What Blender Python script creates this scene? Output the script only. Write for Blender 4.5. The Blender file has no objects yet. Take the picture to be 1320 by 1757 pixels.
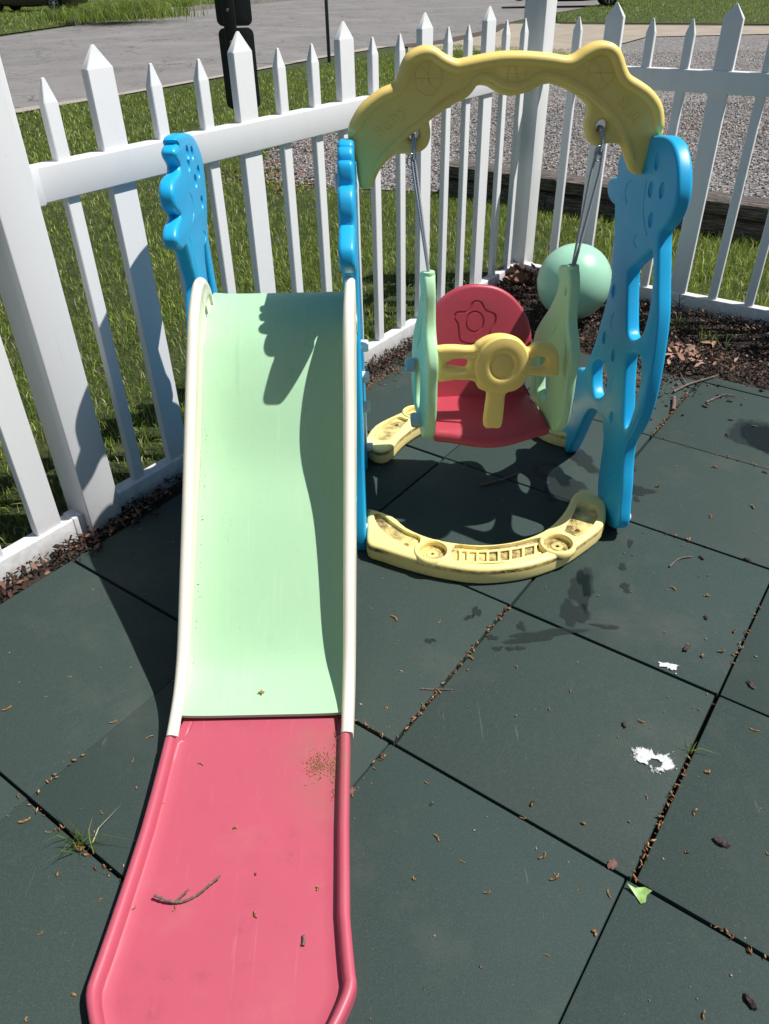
import bpy, bmesh, math, random
import numpy as np
from mathutils import Vector, Matrix
rng = np.random.default_rng(7); random.seed(7)
SC = bpy.context.scene; COL = SC.collection
D = {'RP0':[[0.644,1.778,0.0]],'RPn':[[0.9974,0.0716,0.0]],'RPd':[[-0.0716,0.9974,0.0]],'right_out':[[0.2141,0.9973],[0.1479,1.0081],[0.0854,1.0171],[0.0368,1.0134],[-0.0002,0.9921],[-0.0265,0.96],[-0.0402,0.9215],[-0.0339,0.8835],[-0.0113,0.8489],[0.0144,0.8239],[-0.0048,0.7792],[-0.0315,0.72],[-0.0615,0.6539],[-0.0774,0.564],[-0.0832,0.4758],[-0.0755,0.4105],[-0.0547,0.3503],[-0.0216,0.2909],[-0.0244,0.2379],[-0.0451,0.176],[-0.0598,0.1164],[-0.0719,0.0512],[-0.0248,0.0122],[0.0233,0.0021],[0.0893,0.0253],[0.1197,0.0782],[0.1248,0.1363],[0.1282,0.1899],[0.1449,0.2365],[0.1835,0.2613],[0.2344,0.2516],[0.2753,0.2279],[0.3083,0.182],[0.3383,0.1238],[0.3698,0.0627],[0.4109,0.0005],[0.4601,-0.0013],[0.5014,0.0434],[0.5128,0.0866],[0.4836,0.1501],[0.4479,0.2084],[0.4391,0.2477],[0.4449,0.2753],[0.4394,0.2918],[0.4147,0.3072],[0.3868,0.3142],[0.3639,0.3306],[0.3386,0.378],[0.3132,0.433],[0.2993,0.4849],[0.2845,0.532],[0.2707,0.5888],[0.2658,0.6405],[0.2906,0.7324],[0.3186,0.8102],[0.3338,0.8124],[0.3704,0.8185],[0.3938,0.8369],[0.3901,0.8598],[0.3635,0.8741],[0.3345,0.8815],[0.3446,0.9118],[0.3297,0.9367],[0.31,0.9592],[0.2705,0.9817]],'right_holes':[[[0.0361,0.7803],[0.0089,0.734],[-0.0086,0.6697],[-0.0048,0.6157],[0.0099,0.5812],[0.0496,0.5523],[0.0872,0.5494],[0.1108,0.5794],[0.152,0.6722],[0.1484,0.7003],[0.1029,0.735],[0.0656,0.7633]],[[0.074,0.4954],[0.0412,0.5179],[0.0052,0.5306],[-0.02,0.5215],[-0.0378,0.4775],[-0.0338,0.4184],[-0.0206,0.3573],[-0.0046,0.3257],[0.0146,0.3274],[0.0404,0.3803],[0.0666,0.4525]],[[0.2745,0.3974],[0.2369,0.4089],[0.1999,0.4079],[0.1811,0.3899],[0.1749,0.366],[0.1848,0.332],[0.2151,0.3055],[0.2479,0.2927],[0.277,0.3068],[0.2961,0.3356],[0.2996,0.3677]]],'right_dents':[[0.0935,0.9626],[0.1025,0.9017],[0.0403,0.913],[0.0709,0.8416],[0.2293,0.6147],[0.2428,0.4767],[0.16,0.4607],[0.0984,0.3016],[0.035,0.1374]],'right_arcs':[[[0.2241,0.8964],[0.2503,0.8812],[0.2573,0.8603],[0.2333,0.8379]],[[0.1339,0.9142],[0.1329,0.8818],[0.1249,0.8505],[0.0967,0.8174],[0.0742,0.8033]],[[0.1371,0.7872],[0.1514,0.7747],[0.1368,0.7619],[0.1171,0.7634]],[[0.2008,0.5655],[0.2139,0.5424],[0.1977,0.5189]],[[0.1302,0.4088],[0.1406,0.3792],[0.1255,0.3581]],[[0.4112,0.1999],[0.4228,0.1667],[0.4014,0.1485]],[[0.4784,0.1225],[0.4594,0.1109],[0.446,0.0963]],[[0.0406,0.0835],[0.053,0.0648],[0.0545,0.0451]]],'left_front':[[2.063,1.0127],[2.0126,1.0196],[1.9676,1.0219],[1.9441,1.0172],[1.9491,1.0077],[1.9276,1.0053],[1.9131,0.9956],[1.919,0.9796],[1.9421,0.96],[1.9207,0.9503],[1.882,0.9507],[1.8517,0.9447],[1.8333,0.9301],[1.8288,0.9098],[1.8366,0.8889],[1.8709,0.8672],[1.8473,0.8628],[1.8135,0.8535],[1.7923,0.8359],[1.8007,0.815],[1.839,0.7969],[1.8715,0.7942],[1.8908,0.766],[1.9051,0.7299],[1.9201,0.6835]],'left_back':[[2.1505,0.5752],[2.1425,0.6235],[2.138,0.6741],[2.1336,0.7232],[2.1332,0.7545],[2.158,0.7938],[2.1881,0.8393],[2.2011,0.8956],[2.196,0.9397],[2.1615,0.9765],[2.1188,0.9998]],'left_dents':[[2.0305,0.9741],[2.0806,0.9637],[2.0725,0.8997],[2.1224,0.9116],[2.1106,0.8398],[2.0228,0.948]],'left_arcs':[[[1.99,0.8919],[2.0066,0.8675],[1.9996,0.8413],[1.9725,0.8273]],[[2.0737,0.777],[2.0952,0.762],[2.0847,0.7497],[2.0636,0.7452]],[[1.9105,0.8065],[1.9206,0.7924],[1.9181,0.7719]],[[1.9204,0.7569],[1.93,0.7322],[1.9349,0.701]]],'arch_out':[[-0.0667,1.0149],[-0.0644,1.0367],[-0.0542,1.0557],[-0.0389,1.0767],[-0.0173,1.095],[0.0132,1.1129],[0.0399,1.1227],[0.0484,1.1378],[0.0576,1.1605],[0.0691,1.1779],[0.0868,1.1885],[0.1096,1.194],[0.1324,1.1903],[0.1556,1.1764],[0.1795,1.1672],[0.1967,1.1685],[0.2371,1.1749],[0.275,1.1792],[0.3068,1.1797],[0.3476,1.1779],[0.3914,1.1732],[0.4212,1.1689],[0.4375,1.1713],[0.4593,1.1845],[0.4809,1.1934],[0.5008,1.1952],[0.5184,1.1917],[0.5348,1.1805],[0.5457,1.1643],[0.5551,1.1465],[0.5667,1.1312],[0.5924,1.1177],[0.6187,1.1018],[0.6411,1.0805],[0.654,1.0585],[0.6618,1.0285],[0.6642,1.006],[0.651,0.9939],[0.6419,0.9704],[0.6379,0.9478],[0.6325,0.924],[0.622,0.9211],[0.6114,0.9219],[0.5986,0.9332],[0.5772,0.9742],[0.5662,0.9868],[0.5474,0.9903],[0.532,0.9892],[0.5171,0.9844],[0.5016,0.9881],[0.489,1.0013],[0.4834,1.0179],[0.4801,1.0319],[0.4825,1.0481],[0.4815,1.0647],[0.4741,1.0754],[0.4573,1.0886],[0.4288,1.1024],[0.4041,1.112],[0.3828,1.1164],[0.3682,1.1127],[0.3459,1.101],[0.3229,1.0951],[0.299,1.093],[0.2769,1.0982],[0.2621,1.1054],[0.2499,1.112],[0.2348,1.1151],[0.2174,1.1114],[0.1821,1.0994],[0.1531,1.0849],[0.135,1.0711],[0.1247,1.0576],[0.121,1.0441],[0.1239,1.0276],[0.1242,1.0113],[0.1185,0.9941],[0.1064,0.9832],[0.0935,0.9797],[0.0786,0.9766],[0.0568,0.977],[0.0418,0.9744],[0.0253,0.9646],[0.01,0.9478],[-0.0028,0.9274],[-0.0103,0.9074],[-0.023,0.9011],[-0.0383,0.9014],[-0.0449,0.9133],[-0.0482,0.9354],[-0.05,0.961],[-0.0586,0.9838]],'arch_top':[[-0.0667,1.0149],[-0.0644,1.0367],[-0.0542,1.0557],[-0.0389,1.0767],[-0.0173,1.095],[0.0132,1.1129],[0.0399,1.1227],[0.0484,1.1378],[0.0576,1.1605],[0.0691,1.1779],[0.0868,1.1885],[0.1096,1.194],[0.1324,1.1903],[0.1556,1.1764],[0.1795,1.1672],[0.1967,1.1685],[0.2371,1.1749],[0.275,1.1792],[0.3068,1.1797],[0.3476,1.1779],[0.3914,1.1732],[0.4212,1.1689],[0.4375,1.1713],[0.4593,1.1845],[0.4809,1.1934],[0.5008,1.1952],[0.5184,1.1917],[0.5348,1.1805],[0.5457,1.1643],[0.5551,1.1465],[0.5667,1.1312],[0.5924,1.1177],[0.6187,1.1018],[0.6411,1.0805],[0.654,1.0585],[0.6618,1.0285],[0.6642,1.006]],'arch_eyes':[[0.0845,1.0186],[0.5189,1.027]],'arch_eye_r':[0.0134],'arch_ridge':[[-0.011,0.9347],[0.0034,0.96],[0.0284,0.9872],[0.0583,1.0138],[0.0984,1.0409],[0.1312,1.0641],[0.1701,1.0869],[0.2023,1.1014],[0.2268,1.1306],[0.2421,1.1337],[0.2605,1.13],[0.2793,1.1194],[0.2992,1.1145],[0.3213,1.1141],[0.3415,1.1206],[0.3587,1.1304],[0.3789,1.1346],[0.4053,1.1296],[0.4421,1.1153],[0.4772,1.0963],[0.5138,1.07],[0.5465,1.0385],[0.5734,1.0052],[0.594,0.9713],[0.61,0.9419]],'medals':[[0.1169,1.1309],[0.3128,1.1375],[0.4983,1.1347]],'txt':[[-0.0007,1.0198],[0.0585,1.0714],[0.5529,1.081],[0.5947,1.0376]],'base_in':[[-0.0091,1.8151],[0.024,1.7734],[0.0613,1.719],[0.1183,1.6739],[0.1805,1.6482],[0.2593,1.6338],[0.3413,1.6427],[0.4167,1.6742],[0.4723,1.7211],[0.5225,1.7901],[0.5546,1.8544],[0.5794,1.8812],[0.6238,1.8857]],'base_out':[[-0.0622,1.7046],[-0.0488,1.6514],[-0.0121,1.6259],[0.0512,1.5901],[0.1282,1.556],[0.2168,1.5294],[0.2938,1.527],[0.3864,1.5453],[0.4732,1.5862],[0.5414,1.6394],[0.6117,1.7112],[0.6373,1.7546]],'base_end':[[0.6383,1.7657],[-0.0641,1.8112]],'pockets':[[[-0.0304,1.788],[-0.0119,1.7902],[0.0192,1.7465],[0.0589,1.6985],[0.098,1.6679],[0.0798,1.6194],[0.0519,1.6357],[-0.0013,1.6952],[-0.0238,1.7425]],[[0.4969,1.6861],[0.5436,1.7761],[0.5641,1.8162],[0.5951,1.818],[0.6144,1.7851],[0.599,1.7345],[0.5605,1.6812],[0.5291,1.6558],[0.5054,1.6725]],[[0.188,1.6311],[0.2581,1.6211],[0.34,1.6311],[0.4269,1.6567],[0.4412,1.6302],[0.4433,1.5997],[0.3758,1.5698],[0.2972,1.5481],[0.2392,1.55],[0.1797,1.5713]]],'cups':[[0.1262,1.6065],[0.4671,1.6281]],'bolt_holes':[[0.0572,1.651],[0.5367,1.6982]],'arm':[[0.016,0.6933],[-0.0221,0.7084],[-0.0708,0.7194],[-0.0974,0.683],[-0.1037,0.6332],[-0.1171,0.591],[-0.1549,0.5537],[-0.1725,0.5142],[-0.1656,0.469],[-0.1648,0.3951],[-0.1472,0.3156],[-0.1049,0.2719],[-0.0479,0.2549],[0.022,0.2608],[0.1149,0.261],[0.1662,0.2767],[0.1882,0.3131],[0.1883,0.3706],[0.1759,0.4133],[0.167,0.4553],[0.1183,0.5116],[0.0491,0.5766],[-0.0025,0.6505]],'arm_hole':[[0.0973,0.4108],[0.0364,0.4412],[-0.0063,0.4306],[-0.0218,0.3938],[-0.0109,0.3435],[0.0069,0.3067],[0.0439,0.2972],[0.0813,0.3031],[0.1018,0.3536]],'armbolts':[[0.164,0.3598],[-0.0852,0.3187]],'bar':[[-0.1742,0.5482],[-0.1598,0.5583],[-0.1262,0.5596],[-0.079,0.5556],[-0.0678,0.5659],[-0.0422,0.5799],[-0.0088,0.5844],[0.0272,0.5749],[0.051,0.5566],[0.0641,0.5434],[0.0808,0.5551],[0.1076,0.5552],[0.1312,0.5446],[0.146,0.5201],[0.1514,0.4747],[0.1437,0.462],[0.1052,0.4641],[0.0711,0.4693],[0.061,0.4468],[0.038,0.4281],[0.0155,0.421],[0.0138,0.3819],[0.0102,0.3243],[-0.0132,0.3204],[-0.0374,0.3273],[-0.0362,0.3849],[-0.0356,0.4256],[-0.0578,0.4403],[-0.0742,0.4627],[-0.1228,0.4671],[-0.1725,0.4683]],'bar_holes':[[[-0.1466,0.5073],[-0.1322,0.5224],[-0.1101,0.5259],[-0.0906,0.5217],[-0.0885,0.5089],[-0.094,0.498],[-0.1165,0.5008]],[[0.0759,0.5143],[0.0962,0.5212],[0.1122,0.5124],[0.1113,0.4931],[0.0953,0.4859],[0.0781,0.4917]]],'bar_disc':[[-0.0032,0.5074],[-0.0074,0.5045]],'back':[[-0.1384,0.2522],[-0.1127,0.2804],[-0.0704,0.3028],[-0.0283,0.3123],[0.0105,0.3122],[0.0563,0.3038],[0.0994,0.2776],[0.1348,0.2366],[0.1554,0.189],[0.1607,0.138],[0.1539,0.0779],[0.1453,0.0168],[0.1427,-0.0152],[-0.1313,0.003],[-0.1375,0.0666],[-0.1435,0.1357],[-0.1459,0.2031]],'flower':[[-0.0145,0.2663],[0.0076,0.2637],[0.0215,0.2418],[0.0491,0.2273],[0.0478,0.2058],[0.0343,0.1863],[0.0294,0.1613],[0.0053,0.1523],[-0.0224,0.1468],[-0.0518,0.1567],[-0.057,0.1789],[-0.0604,0.2058],[-0.0706,0.2245],[-0.0621,0.239],[-0.0314,0.2409]],'flower_c':[[-0.0107,0.2101],[0.0168,0.2089]],'mid_front':[[1.8718,1.0134],[1.8712,1.0245],[1.8593,1.0272],[1.846,1.0195],[1.8441,1.0117],[1.8381,1.0181],[1.8267,1.0148],[1.8165,1.0035],[1.8139,0.9846],[1.8047,0.9958],[1.793,0.9964],[1.7842,0.9849],[1.7807,0.9652],[1.7812,0.9499],[1.7688,0.9489],[1.7524,0.9423],[1.7398,0.9274],[1.7333,0.9051],[1.7327,0.8785],[1.7106,0.873],[1.6851,0.8637],[1.6651,0.8535],[1.6552,0.8418],[1.6519,0.8237],[1.6553,0.8099],[1.6756,0.7946],[1.7014,0.7838],[1.7305,0.7768],[1.7504,0.7757],[1.763,0.7844],[1.7798,0.7716],[1.788,0.7545]]}
# ---------------------------------------------------------------- frame of the place
H = 1.336                      # eye height
UW = np.array([0.80759, -0.58974]); VW = np.array([0.58974, 0.80759])   # directions of the two fences / tile rows
TU0, TV0, TS = 1.15069, -1.60827, 0.52
def tw(u, v):                  # metres along the two fence directions -> x, y
    a = u - TU0 * TS; b = v - TV0 * TS
    return (UW[0] * a + VW[0] * b, UW[1] * a + VW[1] * b)
def tt(i, j): return tw(i * TS, j * TS)
FOC = 1310.53
# ---------------------------------------------------------------- camera (columns: right, up, back)
MR = Matrix(((0.9997830256302517, 0.02083030632562608, 0.0),
             (-0.012110057854903601, 0.5812411057939165, -0.8136412744165674),
             (-0.01694839698526989, 0.8134647351138496, 0.5813672475860538)))
RV, UV_, WV = MR.col[0].copy(), MR.col[1].copy(), -MR.col[2].copy()
def G(px, py, z=0.0):
    d = RV * ((px - 660) / FOC) + UV_ * ((878.5 - py) / FOC) + WV
    t = (z - H) / d.z
    return Vector((d.x * t, d.y * t, z))
cd = bpy.data.cameras.new('camera'); cam = bpy.data.objects.new('camera', cd); COL.objects.link(cam)
cam.matrix_world = Matrix.Translation((0, 0, H)) @ MR.to_4x4()
cd.sensor_fit = 'VERTICAL'; cd.sensor_height = 24.0; cd.lens = FOC / 1757 * 24.0
cd.clip_start = 0.05; cd.clip_end = 1000
SC.camera = cam
# ---------------------------------------------------------------- light
SUN = Vector((0.575, 0.012, 1.0)).normalized()
w = bpy.data.worlds.new('World'); SC.world = w; w.use_nodes = True
nt = w.node_tree; bg = nt.nodes['Background']
sky = nt.nodes.new('ShaderNodeTexSky'); sky.sky_type = 'NISHITA'; sky.sun_disc = False
sky.sun_elevation = math.asin(SUN.z); sky.sun_rotation = math.atan2(SUN.x, SUN.y)
nt.links.new(sky.outputs[0], bg.inputs[0]); bg.inputs[1].default_value = 0.05
ld = bpy.data.lights.new('sun', 'SUN'); ld.energy = 5.0; ld.angle = math.radians(0.55); ld.color = (1, .972, .925)
sun = bpy.data.objects.new('sun', ld); COL.objects.link(sun)
sun.rotation_euler = SUN.to_track_quat('Z', 'Y').to_euler(); sun.location = (3, 1, 6)
SC.view_settings.view_transform = 'Standard'; SC.view_settings.look = 'None'
SC.view_settings.exposure = 0.2; SC.view_settings.gamma = 1
# ---------------------------------------------------------------- materials
def srgb(r, g, b):
    f = lambda c: (c/255/12.92) if c/255 <= .04045 else ((c/255+.055)/1.055)**2.4
    return (f(r), f(g), f(b))
class Mat:
    def __init__(s, name, col=(.5,.5,.5), rough=.5, spec=.5):
        s.m = bpy.data.materials.new(name); s.m.use_nodes = True; s.t = s.m.node_tree
        s.b = s.t.nodes['Principled BSDF']; s.b.inputs['Base Color'].default_value = (*col, 1)
        s.b.inputs['Roughness'].default_value = rough; s.b.inputs['Specular IOR Level'].default_value = spec
        s.tc = s.t.nodes.new('ShaderNodeTexCoord').outputs['Object']
    def n(s, kind, **kw):
        x = s.t.nodes.new('ShaderNode' + kind)
        for k, v in kw.items(): setattr(x, k, v)
        return x
    def l(s, a, b): s.t.links.new(a, b)
    def noise(s, scale, detail=3, rough=.55, vec=None, dist=0, stretch=None):
        x = s.n('TexNoise'); x.inputs['Scale'].default_value = scale; x.inputs['Detail'].default_value = detail
        x.inputs['Roughness'].default_value = rough; x.inputs['Distortion'].default_value = dist
        v = vec or s.tc
        if stretch:
            mp = s.n('Mapping'); mp.inputs['Scale'].default_value = stretch; s.l(v, mp.inputs['Vector']); v = mp.outputs[0]
        s.l(v, x.inputs['Vector']); return x.outputs['Fac']
    def ramp(s, fac, stops, interp='LINEAR'):
        x = s.n('ValToRGB'); x.color_ramp.interpolation = interp
        e = x.color_ramp.elements
        while len(e) < len(stops): e.new(.5)
        for i, (p, c) in enumerate(stops):
            e[i].position = p; e[i].color = (*c, 1) if len(c) == 3 else c
        s.l(fac, x.inputs['Fac']); return x.outputs['Color']
    def mix(s, fac, a, b, mode='MIX'):
        x = s.n('Mix', data_type='RGBA', blend_type=mode)
        if isinstance(fac, (int, float)): x.inputs[0].default_value = fac
        else: s.l(fac, x.inputs[0])
        for v, i in ((a, 6), (b, 7)):
            if isinstance(v, tuple): x.inputs[i].default_value = (*v[:3], 1)
            else: s.l(v, x.inputs[i])
        return x.outputs[2]
    def step(s, fac, lo, hi):
        x = s.n('MapRange'); x.inputs['From Min'].default_value = lo; x.inputs['From Max'].default_value = hi
        s.l(fac, x.inputs['Value']); return x.outputs[0]
    def math(s, op, a, b=0.0):
        x = s.n('Math', operation=op)
        for v, i in ((a, 0), (b, 1)):
            if isinstance(v, (int, float)): x.inputs[i].default_value = v
            else: s.l(v, x.inputs[i])
        return x.outputs[0]
    def col(s, c): s.l(c, s.b.inputs['Base Color']); return s
    def rough(s, c): s.l(c, s.b.inputs['Roughness']); return s
    def bump(s, h, strength=.2, dist=.002):
        x = s.n('Bump'); x.inputs['Strength'].default_value = strength; x.inputs['Distance'].default_value = dist
        s.l(h, x.inputs['Height']); s.l(x.outputs[0], s.b.inputs['Normal']); return s
    def attr(s, name):
        x = s.n('Attribute'); x.attribute_name = name; return x.outputs['Fac']
def plastic(name, c, rough=.42, grime=(.25,.22,.16), amt=.22, var=.07, sss=0):
    m = Mat(name, c, rough)
    base = m.mix(m.noise(5, 4), tuple(max(0, x*(1-var)) for x in c), tuple(min(1, x*(1+var)) for x in c))
    sp = m.step(m.noise(38, 5, .65), .60, .78)
    sc = m.step(m.noise(60, 3, .6, stretch=(1, .12, .12)), .66, .74)
    k = m.math('MULTIPLY', sp, amt); k2 = m.math('MULTIPLY', sc, amt * .5)
    base = m.mix(k, base, grime); base = m.mix(k2, base, tuple(min(1, x*1.1+.06) for x in c))
    m.col(base)
    m.rough(m.step(m.noise(14, 4), -.4 + (rough-.42), 1.9 + (rough-.42)*.5)) if False else None
    rr = m.n('MapRange'); rr.inputs['To Min'].default_value = rough - .08; rr.inputs['To Max'].default_value = rough + .14
    m.l(m.noise(11, 5, .6), rr.inputs['Value']); m.rough(rr.outputs[0])
    m.bump(m.math('ADD', m.noise(420, 2), m.math('MULTIPLY', m.noise(9, 2), 1.5)), .10, .0016)
    if sss:
        m.b.inputs['Subsurface Weight'].default_value = sss
        m.b.inputs['Subsurface Radius'].default_value = (.02, .015, .008); m.b.inputs['Subsurface Scale'].default_value = .3
    return m.m
BLUE = plastic('blue_plastic', (.012, .41, .76), .36)
MINT = plastic('mint_plastic', (.36, .78, .44), .42, amt=.16)
YEL = plastic('yellow_plastic', (.92, .69, .20), .40, sss=0)
RED = plastic('red_plastic', (.46, .052, .082), .40)
CREAM = plastic('cream_plastic', (.84, .80, .66), .38, amt=.18)
ARMG = plastic('seat_mint_plastic', (.46, .74, .43), .40)
GREYB = plastic('grey_blue_bolt_plastic', (.36, .47, .52), .4)
WHITEP = plastic('white_bolt_plastic', (.72, .74, .74), .4)
# slide bed: faint smudges in rows and dust
m = Mat('mint_bed_plastic', (.40, .80, .47), .42)
b = m.mix(m.noise(2.2, 3), (.37, .62, .37), (.44, .68, .44))
b = m.mix(m.math('MULTIPLY', m.step(m.noise(26, 4, .7, stretch=(1, .5, 1)), .60, .80), .16), b, (.2, .34, .22))
b = m.mix(m.math('MULTIPLY', m.step(m.noise(7, 5, .7, stretch=(2.2, .35, .6)), .58, .8), .22), b, (.62, .86, .66))
b = m.mix(m.math('MULTIPLY', m.step(m.noise(150, 2, .5), .68, .75), .3), b, (.22, .29, .17))
b = m.mix(m.math('MULTIPLY', m.step(m.noise(160, 3, .65, stretch=(1, .035, .035)), .60, .72), .22), b, (.62, .80, .62))
b = m.mix(m.math('MULTIPLY', m.step(m.noise(70, 4, .7, stretch=(1, .06, .06), dist=.4), .61, .74), .16), b, (.20, .30, .19))
rr = m.n('MapRange'); rr.inputs['To Min'].default_value = .30; rr.inputs['To Max'].default_value = .62; m.l(m.noise(9, 6, .7, stretch=(1.5, .3, .3)), rr.inputs['Value']); m.rough(rr.outputs[0])
m.col(b); m.bump(m.math('ADD', m.noise(500, 2), m.math('MULTIPLY', m.noise(6, 2), 3)), .09, .002); BED = m.m
m = Mat('pink_bed_plastic', (.74, .10, .17), .44)
b = m.mix(m.noise(3, 4), (.43, .075, .112), (.51, .090, .138))
sm = m.n('TexVoronoi'); sm.inputs['Scale'].default_value = 17; sm.inputs['Randomness'].default_value = .35; m.l(m.tc, sm.inputs['Vector'])
sp = m.math('MULTIPLY', m.step(sm.outputs['Distance'], .42, .05), m.step(m.noise(4.5, 2), .46, .62))
sp = m.math('MULTIPLY', sp, m.step(m.noise(70, 4, .7), .38, .62))
b = m.mix(m.math('MULTIPLY', m.math('MULTIPLY', sp, m.step(m.noise(180, 4, .8), .35, .65)), .75), b, (.22, .05, .075))
b = m.mix(m.math('MULTIPLY', m.step(m.noise(110, 3, .65, stretch=(1, .05, 1)), .62, .74), .22), b, (.66, .25, .28))
b = m.mix(m.math('MULTIPLY', m.step(m.noise(6, 6, .75), .55, .8), .22), b, (.44, .22, .19))
# a patch of tan dust by the right rail, just below the green bed
mp = m.n('Mapping'); mp.inputs['Location'].default_value = (.125*9, -.97*6, 0); mp.inputs['Scale'].default_value = (9, 6, 1)
geo = m.n('NewGeometry'); m.l(geo.outputs['Position'], mp.inputs['Vector'])
ln = m.n('VectorMath', operation='LENGTH'); sx = m.n('VectorMath', operation='MULTIPLY'); sx.inputs[1].default_value = (1, 1, 0)
m.l(mp.outputs[0], sx.inputs[0]); m.l(sx.outputs[0], ln.inputs[0])
du = m.math('MULTIPLY', m.step(ln.outputs['Value'], 1.15, .15), m.step(m.noise(22, 5, .7), .34, .66))
b = m.mix(m.math('MULTIPLY', du, .5), b, (.25, .155, .09))
m.col(b); m.bump(m.math('ADD', m.noise(450, 2), m.math('MULTIPLY', m.noise(7, 2), 3)), .07, .002); PINK = m.m
# base arcs: yellow with black grime lying in the recess
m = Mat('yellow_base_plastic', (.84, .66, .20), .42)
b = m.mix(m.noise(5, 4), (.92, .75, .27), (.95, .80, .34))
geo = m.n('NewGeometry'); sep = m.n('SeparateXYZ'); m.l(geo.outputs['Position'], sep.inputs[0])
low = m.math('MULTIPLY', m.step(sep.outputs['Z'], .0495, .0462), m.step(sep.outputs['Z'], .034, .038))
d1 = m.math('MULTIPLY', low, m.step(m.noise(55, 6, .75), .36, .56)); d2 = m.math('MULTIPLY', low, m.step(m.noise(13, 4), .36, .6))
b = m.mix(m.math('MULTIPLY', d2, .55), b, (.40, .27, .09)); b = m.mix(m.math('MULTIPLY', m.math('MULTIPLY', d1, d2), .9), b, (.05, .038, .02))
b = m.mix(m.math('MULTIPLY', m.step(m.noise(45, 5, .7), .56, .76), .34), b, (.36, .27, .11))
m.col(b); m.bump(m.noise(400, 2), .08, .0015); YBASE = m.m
m = Mat('white_vinyl', (.80, .80, .80), .38)
b = m.mix(m.noise(3, 3), (.765, .77, .775), (.81, .81, .81))
b = m.mix(m.math('MULTIPLY', m.step(m.noise(48, 3, .6), .70, .78), .28), b, (.35, .33, .3))
b = m.mix(m.math('MULTIPLY', m.step(m.noise(9, 5, .7, stretch=(1, 1, .25)), .54, .76), .16), b, (.45, .47, .38))
b = m.mix(m.math('MULTIPLY', m.step(m.noise(85, 3, .6, stretch=(1, 1, .06)), .66, .74), .14), b, (.5, .5, .47))
geo = m.n('NewGeometry'); sep = m.n('SeparateXYZ'); m.l(geo.outputs['Position'], sep.inputs[0])
mud = m.math('MULTIPLY', m.step(sep.outputs['Z'], .11, .0), m.step(m.noise(34, 6, .75), .34, .72))
b = m.mix(m.math('MULTIPLY', mud, .6), b, (.22, .17, .12))
m.col(b); m.bump(m.noise(5, 2), .05, .004); VINYL = m.m
# rubber tiles
m = Mat('rubber_tile', (.055, .075, .073), .72, .22)
b = m.mix(m.noise(1.6, 4), (.024, .044, .040), (.037, .060, .0545))
rt = m.attr('rnd'); b = m.mix(m.math('MULTIPLY', rt, .55), b, (.040, .056, .047))
b = m.mix(m.math('MULTIPLY', m.step(m.noise(2.3, 6, .68), .54, .80), .62), b, (.098, .096, .080))
b = m.mix(m.math('MULTIPLY', m.step(m.noise(9, 6, .75), .58, .80), .32), b, (.095, .098, .086))
b = m.mix(m.math('MULTIPLY', m.step(m.noise(330, 3, .6), .46, .70), .50), b, (.066, .086, .081))
b = m.mix(m.math('MULTIPLY', m.step(m.noise(240, 2, .5), .73, .77), .7), b, (.22, .22, .20))
b = m.mix(m.math('MULTIPLY', m.step(m.noise(120, 3, .7), .60, .72), .35), b, (.014, .022, .021))
b = m.mix(m.math('MULTIPLY', m.step(m.noise(60, 3, .6, stretch=(1, .1, 1), dist=.6), .70, .76), .25), b, (.2, .2, .18))
m.col(b); m.bump(m.math('ADD', m.noise(600, 3, .7), m.math('MULTIPLY', m.noise(60, 3), .8)), .35, .0016)
rr = m.n('MapRange'); rr.inputs['To Min'].default_value = .60; rr.inputs['To Max'].default_value = .85; m.l(m.noise(4, 4), rr.inputs['Value']); m.rough(rr.outputs[0])
TILE = m.m
def wetmat(name, c, rough, amt):
    m = Mat(name, c, rough, .5); m.bump(m.noise(420, 3), .12, .001)
    k = m.math('ADD', m.attr('wet'), m.math('MULTIPLY', m.math('SUBTRACT', m.noise(38, 5, .7), .5), 1.1))
    k = m.math('MULTIPLY', m.step(k, .28, .62), amt)
    tp_ = m.n('BsdfTransparent'); mx = m.n('MixShader'); m.l(k, mx.inputs[0]); m.l(tp_.outputs[0], mx.inputs[1]); m.l(m.b.outputs[0], mx.inputs[2])
    m.l(mx.outputs[0], m.t.nodes['Material Output'].inputs[0]); return m.m
WET = wetmat('wet_rubber', (.008, .014, .014), .25, .65)
DAMP = wetmat('damp_rubber', (.010, .018, .0175), .5, .55)
m = Mat('soil', (.03, .02, .014), .95); m.col(m.ramp(m.noise(30, 6, .7), [(.3, (.012, .009, .007)), (.7, (.055, .036, .024))])); m.bump(m.noise(60, 5, .7), .8, .012); SOIL = m.m
m = Mat('mulch', (.04, .025, .018), .9)
m.col(m.ramp(m.attr('rnd'), [(0, (.010, .008, .007)), (.45, (.030, .020, .015)), (.75, (.075, .045, .03)), (.9, (.16, .09, .055)), (1, (.26, .17, .115))]))
m.bump(m.noise(200, 3), .5, .002); MULCH = m.m
m = Mat('dry_leaf', (.2, .11, .07), .75)
m.col(m.ramp(m.attr('rnd'), [(0, (.07, .032, .020)), (.35, (.17, .075, .045)), (.7, (.33, .17, .115)), (1, (.47, .32, .23))])); LEAF = m.m
m = Mat('catkin_tan', (.36, .20, .08), .9); m.col(m.ramp(m.noise(400, 2), [(.35, (.17, .075, .02)), (.65, (.47, .28, .11))])); CATK = m.m
m = Mat('catkin_rust', (.3, .13, .05), .9); m.col(m.ramp(m.attr('rnd'), [(0, (.12, .045, .015)), (.5, (.30, .13, .05)), (1, (.46, .27, .12))])); CRUST = m.m
m = Mat('bark', (.04, .028, .024), .85); m.col(m.ramp(m.noise(160, 4, .7), [(.3, (.012, .009, .009)), (.75, (.10, .075, .065))])); m.bump(m.noise(200, 4), .7, .003); BARK = m.m
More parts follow.
